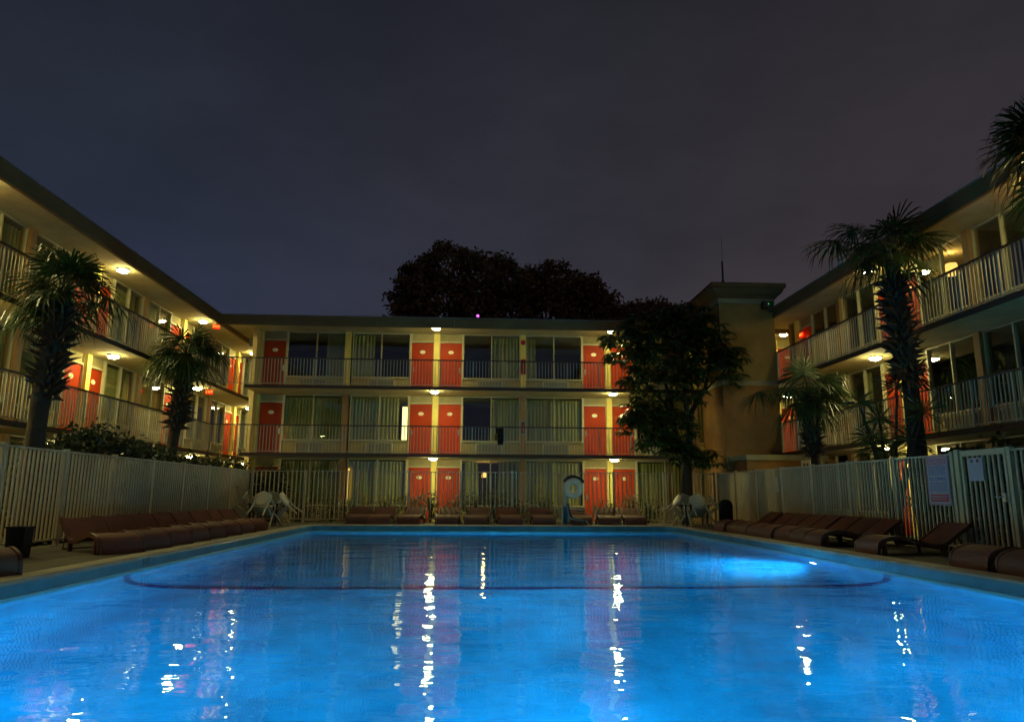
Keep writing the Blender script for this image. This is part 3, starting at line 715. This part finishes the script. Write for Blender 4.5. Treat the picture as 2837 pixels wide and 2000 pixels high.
chair(-6.38, 22.05, -8, 38, 'white plastic chair with rounded back towards the pool, at the left table')
chair(-7.22, 22.62, -80, 44, 'white plastic chair tipped with legs pointing at the left fence')
chair(-5.82, 22.85, 82, 44, 'white plastic chair tipped with legs pointing right, left corner table')
chair(-6.45, 23.45, 176, 36, 'white plastic chair behind the left corner table')
table(7.28, 23.6, -5, 'low dark patio table hidden among white chairs near the tree')
chair(7.2, 22.9, 4, 36, 'white plastic chair with rounded back towards the pool, at the right table')
chair(6.58, 23.55, -84, 44, 'white plastic chair tipped with legs pointing left, right table')
chair(7.98, 23.6, 86, 42, 'white plastic chair tipped towards the bin, legs pointing right')
chair(7.1, 24.28, 172, 36, 'white plastic chair behind the right table under the tree')

# ------------------------------------------------------------------ bins
b = thing('litter_bin', 'small black square bin by the left fence', 'bin', (-7.0, 11.6, 0))
m = MB(); m.prism([(-.14, -.12), (.14, -.12), (.14, .12), (-.14, .12)], lambda a, b_: (a * 0.88, b_ * 0.88, 0.0), lambda a, b_: (a, b_, 0.44)); m.build('body', M['bin'], b)
m = MB(); m.box(-.15, -.13, 0.441, .15, .13, 0.47); m.build('rim', M['bin'], b)
b = thing('litter_bin', 'tall black round-topped bin in the right corner of the fence', 'bin', (8.2, 23.2, 0))
MB().lathe([(0.0, 0.0), (0.2, 0.0), (0.215, 0.05), (0.215, 0.62), (0.0, 0.62)], 20).build('body', M['bin'], b, smooth=False)
MB().lathe([(0.222, 0.621), (0.218, 0.70), (0.18, 0.80), (0.09, 0.86), (0.0, 0.87)], 20).build('dome_lid', M['bin'], b, smooth=True)

# ------------------------------------------------------------------ pool lift with ring buoy
pl = thing('pool_lift', 'white framed pool lift with dark sling seat at the far pool edge', 'pool lift', (2.93, 23.55, 0))
MB().box(-0.06, -0.16, 0.0, 0.26, 0.20, 0.03).build('base_plate', M['metal'], pl)
m = MB(); m.tube([(-0.06, 0, 0.03), (-0.03, 0, 0.65)], 0.035, 10); m.tube([(0.14, 0.02, 0.12), (0.08, 0, 0.62), (0.04, 0, 0.9), (0.02, 0, 1.42), (0.06, 0, 1.52)], [0.035, 0.05, 0.06, 0.06, 0.04], 10); m.build('mast', M['plastic'], pl, smooth=True)
MB().box(-0.02, -0.05, 0.05, 0.10, 0.11, 0.62).build('battery_cover', M['blue'], pl)
m = MB(); m.tube([(0.08, -0.05, 0.62), (0.13, -0.1, 0.40), (0.18, -0.12, 0.24), (0.6, -0.14, 0.17), (0.72, -0.14, 0.15)], 0.02, 8); m.tube([(0.72, -0.14, 0.15), (0.8, -0.14, 0.02)], 0.018, 8); m.build('seat_frame', M['plastic'], pl, smooth=True)
m = MB(); m.strip([[(0.13, y, 0.72), (0.17, y, 0.45), (0.24, y, 0.27), (0.40, y, 0.235), (0.62, y, 0.215)] for y in (-0.36, 0.08)]); o = m.build('sling_seat', M['blue'], pl, smooth=True); o.modifiers.new('thickness', 'SOLIDIFY').thickness = 0.03
m = MB(); m.tube([(0.14, -0.37, 0.56), (0.32, -0.37, 0.54), (0.56, -0.37, 0.50)], [0.014, 0.018, 0.018], 8); m.build('armrest', M['plastic'], pl)
m = MB(); m.tube([(0.36, -0.37, 0.515), (0.56, -0.37, 0.485)], 0.022, 8); m.build('arm_pad', M['black'], pl)
m = MB(); m.tube([(0.62, -0.14, 0.16), (0.72, -0.14, 0.03)], 0.05, 8); m.build('footrest', M['black'], pl)
rb = thing('ring_buoy', 'white ring buoy hanging on the pool lift mast', 'ring buoy', (3.23, 23.42, 1.20))
m = MB(); n = 40; k = 12; rows = []
for i in range(n + 1):
    a = 2 * PI * i / n
    rows.append([((0.225 + 0.105 * math.cos(2 * PI * j / k)) * math.cos(a), 0.055 * math.sin(2 * PI * j / k), (0.225 + 0.105 * math.cos(2 * PI * j / k)) * math.sin(a)) for j in range(k + 1)])
m.strip(rows).build('ring', M['ringpaint'], rb, smooth=True)
m = MB(); m.tube([(0.37 * math.cos(math.radians(a)), -0.01, 0.02 + 0.37 * math.sin(math.radians(a))) for a in range(25, 160, 9)], [0.02] + [0.05] * 13 + [0.02], 8); m.build('rope_coil', M['black'], rb, smooth=True)
m = MB()
for a in (80, 200, 320): m.tube([(0, 0.0, 0), (0.13 * math.cos(math.radians(a)), 0, 0.13 * math.sin(math.radians(a)))], 0.012, 6)
m.build('hanger', M['plastic'], rb)

# ------------------------------------------------------------------ wing fittings
def exit_sign(x, y, z, rz, label):
    t = thing('exit_sign', label, 'exit sign', (x, y, z), rz)
    MB().box(-0.13, -0.03, -0.085, 0.13, 0.03, 0.085).build('lit_panel', M['exit'], t)
    for s, r_ in ((-1, 0), (1, PI)): put('lettering', text_mesh('EXIT', 0.125, M['exitl'], 0.001), t, (0, s * 0.0325, 0), (PI / 2, 0, r_))
    MB().box(-0.03, -0.02, 0.086, 0.03, 0.02, 0.2).build('bracket', M['grille'], t)
exit_sign(-10.28, 27.75, 7.42, math.radians(35), 'red lit EXIT sign hanging under the roof at the left corner')
exit_sign(-10.22, 27.45, 4.78, math.radians(20), 'red lit EXIT sign on the middle walkway at the left corner')
exit_sign(12.28, 25.55, 6.98, math.radians(-90), 'red EXIT sign on the top floor wall of the right wing')
def fit(name, label, cat, x, y, z, parts, rz=0):
    t = thing(name, label, cat, (x, y, z), rz)
    for nm, mb, mm in parts: mb.build(nm, mm, t)
fit('alarm_bell', 'round red alarm bell high on the top floor column', 'alarm bell', 1.95, 29.16, 7.28, [('gong', MB().prism([(0.10 * math.cos(i * PI / 8), 0.10 * math.sin(i * PI / 8)) for i in range(16)], lambda a, b: (a, -0.07, b), lambda a, b: (a * 1.05, 0.0, b * 1.05)), M['red'])])
for z, nm in ((5.95, 'top'), (3.40, 'middle')):
    fit('fire_extinguisher_cabinet', 'fire extinguisher cabinet on the column of the %s floor' % nm, 'cabinet', 1.95, 29.165, z,
        [('cabinet_box', MB().box(-0.10, -0.09, -0.02, 0.10, 0.0, 0.60), M['signw' if nm == 'middle' else 'red']), ('cabinet_window', MB().box(-0.065, -0.095, 0.05, 0.065, -0.091, 0.52), M['interior']),
         ('extinguisher', MB().lathe([(0, 0.08), (0.035, 0.08), (0.035, 0.36), (0.012, 0.42), (0, 0.42)], 10, (0, -0.13, 0)), M['red'])])
fit('wall_speaker', 'small dark box high on the end wall of the back wing', 'speaker', -9.18, 28.9, 7.05, [('housing', MB().box(-0.09, -0.12, -0.16, 0.07, 0.08, 0.16), M['black'])])
fit('beacon_lamp', 'tiny purple lamp standing on the roof edge', 'lamp', 0.02, 27.5, 7.87, [('stem', MB().tube([(0, 0, 0), (0, 0, 0.06)], 0.015, 6), M['black']), ('globe', MB().lathe([(0, 0.06), (0.05, 0.09), (0.06, 0.12), (0.04, 0.16), (0, 0.175)], 10), M['purple'])])
m = MB(); rows = []
for j in range(9):
    v = j / 8
    rows.append([(0.95 + (i / 6 - 0.5) * (0.2 + 0.18 * v) + 0.02 * math.sin(i * 2.2 + j), (27.37 if j < 4 else 27.50 - 0.0 * v) + 0.015 * math.sin(i * 1.7 + j), (2.86 + 0.72 * v / 0.5 if j < 4 else 3.58 - 0.55 * (v - 0.5))) for i in range(7)])
o = m.strip(rows).build('towel', M['bin'], None, smooth=True); o.modifiers.new('thickness', 'SOLIDIFY').thickness = 0.012
tag(o, 'dark towel hung over the middle floor balcony railing', 'towel')
fl_ = thing('lit_gap_glow', 'bright glowing panel in place of the lit room behind a middle floor curtain gap', 'glow panel', (-2.93, 29.62, 2.5))
MB().box(-0.12, -0.08, 0.2, 0.10, 0.08, 2.05).build('gap_glow_panel', M['bright'], fl_); MB().box(-0.12, -0.08, 0.0, 0.10, 0.08, 0.199).build('base', M['frame'], fl_)  # emissive box stands in for the lit room behind the curtains
fl2 = thing('lit_gap_glow', 'thin orange glowing strip in place of a lit curtain gap beside the ground floor column', 'glow panel', (-5.12, 29.42, -0.1))
MB().box(-0.025, -0.02, 0.85, 0.02, 0.02, 2.1).build('gap_glow_strip', M['warm'], fl2); MB().box(-0.06, -0.05, 0.0, 0.05, 0.05, 0.849).build('base', M['frame'], fl2)  # emissive strip added for the lit gap between the curtains
def table_lamp(x, y, z, label, zf, k=1.0):
    t = thing('table_lamp', label, 'table lamp', (x, y, z))
    MB().lathe([(0.08 * k, 0.36 * k), (0.12 * k, 0.36 * k), (0.09 * k, 0.56 * k), (0.07 * k, 0.56 * k)], 16).build('lamp_shade', M['warm'], t, smooth=True)
    MB().lathe([(0, -zf), (0.12, -zf), (0.10, -zf + 0.03), (0.02, -zf + 0.04), (0.02, 0.3), (0, 0.3)], 12).build('lamp_stand', M['black'], t)
    la = bpy.data.lights.new('bulb', 'POINT'); la.energy = 14; la.color = (1, 0.62, 0.2); la.shadow_soft_size = 0.06
    lo = bpy.data.objects.new('bulb', la); COL.objects.link(lo); lo.parent = t; lo.location = (0, 0, 0.62 * k + 0.08)
table_lamp(13.0, 18.0, 6.42, 'warm lit lamp behind a top floor window of the right wing', 1.32, 1.55)
table_lamp(0.4, 31.2, 1.35, 'warm lit lamp inside the ground floor room behind the middle window', 1.45)
table_lamp(3.0, 31.0, 1.75, 'warm lit lamp inside the ground floor room right of the column', 1.85)

# ------------------------------------------------------------------ plants
def leafq(m, p, d, n, ln, wd, droop=0.0):
    """one leaf: two quads along direction d with side n"""
    a = Vector(p); b_ = a + d * ln * 0.55 + Vector((0, 0, -droop * 0.3)); c = a + d * ln + Vector((0, 0, -droop)); s = n * wd * 0.5
    i = len(m.v); m.v += [tuple(a - s * 0.2), tuple(a + s * 0.2), tuple(b_ + s), tuple(b_ - s), tuple(c)]
    m.f += [(i, i + 1, i + 2, i + 3), (i + 3, i + 2, i + 4)]
def rdir(r, zmin=-1.0):
    while True:
        v = Vector((r.uniform(-1, 1), r.uniform(-1, 1), r.uniform(-1, 1)))
        if 0.1 < v.length < 1:
            v.normalize()
            if v.z >= zmin: return v
def cloud(m, r, blobs, count, ln, wd, hollow=0.55, clump=10, spread=0.35):
    vol = [b_[3] * b_[4] * b_[5] for b_ in blobs]; tot = sum(v ** (2 / 3) for v in vol)
    for b_, v in zip(blobs, vol):
        k_ = int(count * v ** (2 / 3) / tot / clump)
        for _ in range(k_):
            d = rdir(r); q = hollow + (1 - hollow) * r.random() ** 0.5; q *= 1 + 0.05 * r.gauss(0, 1)
            c = Vector((b_[0] + d.x * b_[3] * q, b_[1] + d.y * b_[4] * q, b_[2] + d.z * b_[5] * q))
            for _ in range(clump):
                p = c + Vector((r.gauss(0, spread), r.gauss(0, spread), r.gauss(0, spread * 0.7)))
                e_ = rdir(r); nn = e_.cross(rdir(r)).normalized() if True else None
                leafq(m, p, e_, nn, ln * r.uniform(0.6, 1.25), wd * r.uniform(0.7, 1.2), 0.2 * ln)
def tree(name, label, cat, base, blobs, count, ln, wd, trunk, lm, hollow=0.55, clump=10, spread=0.35, group=None, seed=1):
    r = random.Random(seed); t = thing(name, label, cat, base, 0, group)
    m = MB(); cloud(m, r, [(b_[0] - base[0], b_[1] - base[1], b_[2] - base[2]) + tuple(b_[3:]) for b_ in blobs], count, ln, wd, hollow, clump, spread)
    m.build('crown', lm, t)
    m = MB()
    for pts, rad in trunk: m.tube([Vector(p) - Vector(base) for p in pts], rad, 9)
    m.build('trunk', M['twood'], t, smooth=True)
    return t
# big dark tree behind the back wing
bl = [(-2.0, 44, 16.0, 1.6, 1.8, 1.35), (-3.8, 44.2, 14.9, 1.2, 1.7, 1.25), (-4.0, 44.4, 13.1, 1.25, 1.6, 1.2), (0.3, 44, 15.4, 1.25, 1.9, 1.25), (1.9, 44.3, 15.1, 1.05, 1.9, 1.3), (3.3, 44.1, 14.8, 1.1, 1.9, 1.2), (4.65, 44, 15.5, 0.8, 1.3, 1.05), (5.5, 44, 14.4, 1.2, 1.8, 1.1), (6.9, 44.2, 14.5, 1.15, 1.7, 1.05), (7.7, 44.2, 13.2, 0.95, 1.6, 1.2), (7.9, 44.2, 11.9, 0.9, 1.6, 1.1), (-2.4, 44.2, 13.6, 1.8, 2.0, 1.5), (-0.2, 44.3, 13.6, 1.7, 2.0, 1.5), (2.2, 44.5, 13.0, 1.9, 2.0, 1.3), (4.6, 44.2, 12.9, 1.8, 2.0, 1.3), (6.4, 44.3, 12.3, 1.6, 1.8, 1.2), (-3.2, 44.5, 11.6, 1.9, 1.5, 1.0), (-0.3, 44.3, 11.4, 2.2, 1.6, 0.9), (5.0, 44.3, 11.2, 2.6, 1.6, 0.9)]
rq = random.Random(77)
bl += [(x + rq.uniform(-.25, .25), 43.6 + rq.uniform(-.4, .4), z + rq.uniform(-.1, .15), rq.uniform(.3, .55), .6, rq.uniform(.22, .42)) for x, z in ((-4.9, 15.0), (-4.5, 15.7), (-3.3, 16.6), (-2.6, 17.2), (-1.6, 17.3), (-0.7, 16.7), (0.2, 16.55), (0.9, 16.5), (1.6, 16.3), (2.3, 16.2), (3.0, 15.9), (3.9, 15.9), (4.5, 16.5), (5.1, 16.2), (5.7, 15.4), (6.5, 15.5), (7.3, 15.4), (8.0, 14.9), (8.3, 14.2), (8.5, 13.4), (8.7, 12.6), (-5.1, 14.2), (-5.0, 13.3), (-4.9, 12.4), (-5.3, 11.6))]
bl = [(b_[0], b_[1], b_[2] - 0.75 - (0.45 if 4.0 < b_[0] < 5.3 and b_[2] > 15 else 0)) + tuple(b_[3:]) for b_ in bl]
tree('oak_tree', 'huge dark spreading tree rising behind the flat roof of the back wing', 'tree', (1.0, 44.5, -0.1), bl, 42000, 0.29, 0.17,
     [([(1, 44.5, -0.1), (1.1, 44.4, 4), (0.9, 44.3, 8.5)], [0.55, 0.42, 0.36])] + [([(0.9, 44.3, 8.0), ((b_[0] + 0.9) / 2, 44.3, 9.6), (b_[0], b_[1], b_[2])], [0.26, 0.17, 0.05]) for b_ in bl[:19]], M['oakleaf'], seed=11, spread=0.2, hollow=0.62, clump=14)
bl = [(10.2, 45, 12.2, 1.5, 1.6, 1.2), (12.0, 45, 12.4, 1.4, 1.6, 1.1), (13.6, 45.2, 12.0, 1.3, 1.5, 1.1), (11.2, 45.2, 10.8, 2.8, 1.6, 1.3)]
tree('oak_tree', 'lower brownish tree behind the roof, right of the huge tree', 'tree', (11.8, 45, -0.1), bl, 12000, 0.30, 0.19,
     [([(11.8, 45, -0.1), (11.8, 45, 8.8)], [0.35, 0.22])] + [([(11.8, 45, 8.6), (b_[0], b_[1], b_[2])], [0.15, 0.04]) for b_ in bl], M['oakleaf'], seed=12, spread=0.28)

# broad-leaved tree by the right corner of the far fence: drooping leaf rosettes
def rosette_tree():
    r = random.Random(5); base = Vector((7.5, 25.35, 0.0)); t = thing('umbrella_tree', 'dark leafy tree standing before the far fence, hiding the right end of the back wing', 'tree', base)
    blobs = [(5.4, 25.3, 6.4, 0.95, 1.0, 0.95), (6.5, 25.2, 7.0, 1.2, 1.2, 0.9), (7.7, 25.3, 7.3, 1.2, 1.2, 0.8), (8.6, 25.1, 6.6, 0.95, 1.1, 0.95), (7.0, 25.2, 5.9, 1.5, 1.3, 1.0), (8.5, 25.1, 5.5, 1.25, 1.1, 0.8), (9.05, 24.4, 5.9, 0.55, 0.6, 0.4), (6.1, 25.3, 5.2, 0.9, 1.0, 0.7), (7.3, 25.2, 4.7, 1.15, 1.0, 0.7), (6.3, 25.1, 3.9, 1.0, 0.9, 0.75), (7.0, 25.0, 3.3, 1.05, 0.9, 0.8), (6.5, 24.9, 2.75, 0.85, 0.7, 0.55), (7.5, 25.0, 2.5, 0.6, 0.6, 0.5), (5.7, 25.1, 3.5, 0.55, 0.6, 0.5), (8.3, 25.2, 2.3, 0.5, 0.5, 0.4)]
    m = MB(); br = MB(); tips = []
    for b_ in blobs:
        k_ = int(44 * (b_[3] * b_[4] * b_[5]) ** (2 / 3)) + 12
        for _ in range(k_):
            d = rdir(r, -0.7); q = 0.35 + 0.65 * r.random() ** 0.5
            c = Vector((b_[0] + d.x * b_[3] * q, b_[1] + d.y * b_[4] * q, b_[2] + d.z * b_[5] * q)) - base
            ax = rdir(r); n_ = r.randint(8, 11)
            side = ax.cross(Vector((0, 0, 1)));
            if side.length < 0.1: side = Vector((1, 0, 0))
            side.normalize(); oth = Vector((0, 0, 1)).cross(side)
            for i in range(n_):
                a = 2 * PI * i / n_ + r.random() * 0.4
                dd = (side * math.cos(a) + oth * math.sin(a)); dd.z += r.uniform(-0.35, 0.15); dd.normalize()
                nn = dd.cross(Vector((0, 0, 1))).normalized()
                leafq(m, c + dd * 0.04, dd, nn, r.uniform(0.28, 0.42), r.uniform(0.10, 0.145), r.uniform(0.08, 0.22))
    m.build('crown', M['leaf'], t)
    b0 = base
    tr = [([(7.5, 25.35, 0), (7.5, 25.3, 1.2), (7.62, 25.3, 2.3), (7.75, 25.3, 3.1)], [0.22, 0.19, 0.14, 0.11]), ([(7.6, 25.3, 2.1), (7.25, 25.3, 3.0), (7.1, 25.25, 4.2), (6.7, 25.2, 5.8)], [0.14, 0.10, 0.08, 0.03]),
          ([(7.75, 25.3, 3.0), (7.85, 25.3, 4.0), (8.3, 25.2, 4.7), (8.7, 25.1, 6.2)], [0.13, 0.10, 0.07, 0.03]), ([(7.75, 25.3, 3.0), (7.6, 25.3, 4.6), (7.6, 25.3, 6.8)], [0.09, 0.07, 0.03]), ([(7.1, 25.25, 4.0), (6.2, 25.3, 5.0), (5.5, 25.3, 6.2)], [0.07, 0.05, 0.02]), ([(8.3, 25.2, 4.7), (9.2, 24.7, 5.7)], [0.05, 0.02]), ([(7.25, 25.3, 2.9), (6.6, 25.2, 3.6)], [0.05, 0.02])]
    for pts, rad in tr: br.tube([Vector(p) - b0 for p in pts], rad, 10)
    br.build('trunk', M['twood'], t, smooth=True)
rosette_tree()

def fan(m, hub, axis, r, ln, nseg=26, spread=118, droop=0.35):
    """costapalmate fan leaf: narrow pleated segments radiating from the hub"""
    ax = axis.normalized(); side = ax.cross(Vector((0, 0, 1)))
    if side.length < 0.15: side = ax.cross(Vector((1, 0, 0)))
    side.normalize(); nrm = side.cross(ax).normalized()
    for i in range(nseg):
        a = math.radians(-spread + 2 * spread * i / (nseg - 1) + r.uniform(-2, 2)); L_ = ln * (0.72 + 0.28 * math.cos(a * 0.6)) * r.uniform(0.88, 1.08)
        d = ax * math.cos(a) + side * math.sin(a); d = (d - nrm * 0.18 * abs(math.sin(a)) + nrm * (0.06 if i % 2 else -0.06)).normalized()
        wv = d.cross(nrm).normalized() * ln * 0.0215
        p0 = hub; p1 = hub + d * L_ * 0.5 + Vector((0, 0, -droop * L_ * 0.06)); p2 = hub + d * L_ * 0.82 + Vector((0, 0, -droop * L_ * 0.22)); p3 = hub + d * L_ * 0.98 + Vector((0, 0, -droop * L_ * r.uniform(0.35, 0.75)))
        b_ = len(m.v); m.v += [tuple(p0 - wv * 0.5), tuple(p0 + wv * 0.5), tuple(p1 + wv * 1.35), tuple(p1 - wv * 1.35), tuple(p2 + wv * 0.8), tuple(p2 - wv * 0.8), tuple(p3)]
        m.f += [(b_, b_ + 1, b_ + 2, b_ + 3), (b_ + 3, b_ + 2, b_ + 4, b_ + 5), (b_ + 5, b_ + 4, b_ + 6)]
def palm(label, base, top, r0_, r1_, nf, pet, ln, boots, seed, skirt=0, fronds=None, ball=None):
    r = random.Random(seed); t = thing('palm_tree', label, 'palm tree', base, 0, 'fan palms around the pool fence')
    B, T = Vector(base), Vector(top); H = T - B
    pts = [B + H * q + Vector((0.05 * math.sin(5 * q + seed), 0.05 * math.cos(4 * q), 0)) - B for q in [i / 10 for i in range(11)]]
    m = MB(); m.tube(pts, [r0_ + (r1_ - r0_) * (i / 10) + 0.012 * math.sin(i * 2.4) for i in range(11)], 14); m.build('trunk', M['bark'], t, smooth=True)
    m = MB(); z0, z1 = boots; nb = int((z1 - z0) / 0.095) * 9                # persistent leaf bases
    for i in range(nb):
        q = (z0 + (z1 - z0) * i / nb - B.z) / H.z; a = i * 2.39996; c = H * q; rr_ = r0_ + (r1_ - r0_) * q
        d = Vector((math.cos(a), math.sin(a), 0)); o_ = Vector((-math.sin(a), math.cos(a), 0)); out = r.uniform(0.08, 0.34) * (1.25 if ball and ball[0] < c.z + B.z < ball[1] else 1)
        p = c + d * rr_ * 0.92; tip = p + d * out + Vector((0, 0, r.uniform(-0.08, 0.28))) + o_ * r.uniform(-0.07, 0.07)
        w_ = r.uniform(0.022, 0.058); b_ = len(m.v)
        m.v += [tuple(p - o_ * w_ - Vector((0, 0, 0.05))), tuple(p + o_ * w_ - Vector((0, 0, 0.05))), tuple(tip + o_ * w_ * 0.35), tuple(tip - o_ * w_ * 0.35), tuple(p + Vector((0, 0, 0.09)) + d * 0.05)]
        m.f += [(b_, b_ + 1, b_ + 2, b_ + 3), (b_, b_ + 3, b_ + 4), (b_ + 1, b_ + 4, b_ + 2), (b_ + 3, b_ + 2, b_ + 4)]
    m.build('leaf_bases', M['boot'], t)
    m = MB()
    for i in range(nf):
        el = math.radians(r.uniform(-42, 82) if i > nf * 0.3 else r.uniform(25, 85)); a = i * 2.39996 + r.uniform(-.3, .3)
        if fronds and i < len(fronds): a, el = math.radians(fronds[i][0]), math.radians(fronds[i][1])
        d = Vector((math.cos(a) * math.cos(el), math.sin(a) * math.cos(el), math.sin(el))); pl_ = pet * r.uniform(0.8, 1.15) * (fronds[i][2] if fronds and i < len(fronds) else 1)
        hub = H + d * pl_ + Vector((0, 0, -0.12 * pl_ * math.cos(el))); m.tube([H, H + d * pl_ * 0.5, hub], [0.028, 0.018, 0.011], 5, False)
        ax = (hub - (H + d * pl_ * 0.5)).normalized() + Vector((0, 0, -0.18)); fan(m, hub - ax.normalized() * 0.05, ax, r, ln * r.uniform(0.85, 1.1), droop=r.uniform(0.45, 1.2))
    m.build('fronds', M['palmleaf'], t)
    if skirt:                                                       # dead hanging leaves
        m = MB()
        for i in range(skirt[0]):
            a = i * 2.4; z = skirt[1] + r.uniform(-0.25, 0.25); c = H * ((z - B.z) / H.z); d = Vector((math.cos(a), math.sin(a), 0)); s = Vector((-d.y, d.x, 0))
            for k_ in range(5): leafq(m, c + d * 0.2, (d * r.uniform(0.5, 1.0) + s * r.uniform(-.5, .5) + Vector((0, 0, -r.uniform(0.1, 0.7)))).normalized(), s, r.uniform(0.35, 0.62), 0.06, 0.1)
        m.build('dead_leaves', M['boot'], t)
    return t
palm('stout fan palm with shaggy trunk before the left wing, near the left picture edge', (-9.0, 14.9, -0.1), (-8.85, 15.1, 5.2), 0.21, 0.145, 25, 0.60, 0.78, (2.9, 4.95), 21, fronds=[(0, 25, 1.5), (20, 5, 1.3), (170, 30, 1), (200, 5, 1), (95, 70, 1)], ball=(3.2, 4.3))
palm('fan palm before the left wing, nearer the corner', (-9.05, 21.5, -0.1), (-8.95, 22.0, 5.15), 0.19, 0.13, 24, 0.64, 0.88, (2.9, 4.9), 22, fronds=[(0, 20, 1.4), (10, 40, 1.2), (180, 20, .8)], ball=(3.0, 4.4))
palm('tall fan palm with ragged trunk reaching above the right wing roof', (10.15, 15.6, -0.1), (10.0, 16.0, 6.85), 0.21, 0.145, 22, 0.72, 0.90, (3.7, 6.2), 23, skirt=(26, 3.85), fronds=[(150, 28, 2.3), (165, 45, 1.5), (120, 62, 1.2), (60, 70, 1.1), (20, 20, .9)], ball=(3.9, 6.2))
palm('short fan palm in front of the right wing beside the tower', (9.75, 20.0, -0.1), (9.78, 20.2, 4.0), 0.17, 0.13, 20, 0.66, 0.92, (2.1, 3.85), 24, fronds=[(172, 8, 2.0), (0, 20, 1.1), (10, 45, 1.1), (350, 5, 1), (90, 70, 1)])
palm('fan palm crown cut off by the right picture edge above the roof', (10.75, 11.4, -0.1), (10.6, 11.6, 7.25), 0.22, 0.17, 26, 0.66, 0.9, (5.0, 7.6), 25, fronds=[(175, 30, 1), (190, 5, 1), (160, 60, 1)])
# spiky branching yucca
def yucca():
    r = random.Random(8); base = Vector((9.85, 16.5, -0.1)); t = thing('yucca_plant', 'spiky branching yucca beside the tall palm, behind the right fence', 'plant', base)
    heads = [(9.9, 16.0, 3.55), (9.75, 17.45, 3.35), (9.8, 16.7, 2.85), (9.95, 15.2, 2.85), (9.7, 16.9, 2.45), (9.9, 15.7, 2.3), (9.8, 16.3, 2.0), (9.9, 17.2, 2.2)]
    m = MB(); s = MB()
    for h in heads:
        H = Vector(h) - base; s.tube([(0, 0, 0), (H.x * 0.3, H.y * 0.35, H.z * 0.45), H], [0.055, 0.04, 0.026], 7)
        for i in range(74):
            d = rdir(r, -0.55); leafq(m, H, d, d.cross(rdir(r)).normalized(), r.uniform(0.42, 0.72), 0.030, r.uniform(0.02, 0.12))
    m.build('spiky_leaves', M['palmleaf'], t); s.build('stems', M['twood'], t, smooth=True)
yucca()
# shrubs behind the left fence
def shrub(label, x, y, top, w_, seed, group, lm='shrubleaf', count=2200, ln=0.15, wd=0.075, name='shrub', cat='shrub'):
    r = random.Random(seed); h = top + 0.1
    bl = [(x + r.uniform(-.15, .15), y + r.uniform(-.2, .2), top - h * 0.30, w_ * 0.95, w_ * 1.15, h * 0.27), (x + r.uniform(-.2, .2), y + r.uniform(-.4, .4), top - h * 0.5, w_, w_ * 1.1, h * 0.33), (x, y, top - h * 0.75, w_ * 0.8, w_ * 0.9, h * 0.25)]
    stems = [([(x, y, -0.1), (x + r.uniform(-.4, .4) * w_, y + r.uniform(-.5, .5) * w_, top - h * 0.25)], [0.035, 0.01]) for _ in range(6)]
    tree(name, label, cat, (x, y, -0.1), bl, count, ln, wd, stems, M[lm], hollow=0.45, clump=8, spread=0.16, group=group, seed=seed)
sh = [(-8.75, 15.9, 2.15, .62, 'low shrub just right of the stout palm trunk'), (-8.8, 17.1, 2.62, .62, 'tallest shrub above the left fence'), (-8.75, 18.3, 2.42, .62, 'shrub above the left fence between the two palms'), (-8.8, 19.6, 2.36, .66, 'shrub left of the second palm above the fence'), (-8.75, 21.0, 2.22, .66, 'shrub at the foot of the second palm'), (-8.8, 22.6, 2.18, .7, 'shrub just beyond the second palm trunk'), (-8.8, 24.4, 2.2, .75, 'shrub near the fence corner with lamp light sparkling through'), (-8.6, 26.3, 2.25, .8, 'rounded shrub at the left fence corner before the back wing'), (-7.4, 27.0, 1.95, .55, 'shrub behind the left end of the far fence')]
for i, (x, y, tp, w_, lb) in enumerate(sh): shrub(lb, x - 0.18, y, tp, w_ * 0.92, 40 + i, 'shrubs behind the left fence', count=5200 if y < 24 else 3200)
for i, (y, tp, lb) in enumerate([(14.1, 2.0, 'dark shrub behind the rules sign'), (12.9, 2.12, 'dark shrub behind the gate'), (11.6, 2.12, 'dark shrub at the right picture edge above the fence')]):
    shrub(lb, 9.9, y, tp, 0.62, 60 + i, 'shrubs behind the right fence', count=2200)
pp = [(-6.3, .85), (-5.2, .72), (-4.2, .70), (-3.2, .82), (-2.3, .98), (-1.6, 1.18), (-0.7, 1.0), (0.05, 1.08), (0.75, 1.2), (1.6, .9), (2.6, .75), (4.9, .7), (5.9, 1.05), (6.5, .8)]
for i, (x, tp) in enumerate(pp):
    shrub('%s flowering plant from the left behind the far fence' % ['first', 'second', 'third', 'fourth', 'fifth', 'sixth', 'seventh', 'eighth', 'ninth', 'tenth', 'eleventh', 'twelfth', 'thirteenth', 'fourteenth'][i], x, 26.55 + R.uniform(-.1, .25), tp, 0.38, 80 + i, 'low plants behind the far fence', 'plantleaf', 620, 0.11, 0.05, 'flower_bush', 'plant')

# ------------------------------------------------------------------ faint sky light from one side and render settings
sun = bpy.data.lights.new('city_glow', 'SUN'); sun.energy = 0.07; sun.angle = math.radians(12); sun.color = (1.0, 0.78, 0.5)
so = bpy.data.objects.new('city_glow', sun); COL.objects.link(so); so.rotation_euler = (math.radians(52), 0, math.radians(38))
S.view_settings.view_transform = 'Standard'; S.view_settings.look = 'None'; S.view_settings.exposure = 0.0; S.view_settings.gamma = 1.0
S.render.engine = 'CYCLES'
c = S.cycles
c.use_denoising = True
try: c.denoiser = 'OPENIMAGEDENOISE'
except Exception: pass
c.max_bounces = 10; c.diffuse_bounces = 4; c.glossy_bounces = 5; c.transmission_bounces = 6; c.transparent_max_bounces = 24
c.sample_clamp_indirect = 12.0; c.sample_clamp_direct = 0.0
c.caustics_refractive = True; c.caustics_reflective = False; c.use_light_tree = True
S.render.resolution_x = 1024; S.render.resolution_y = 721
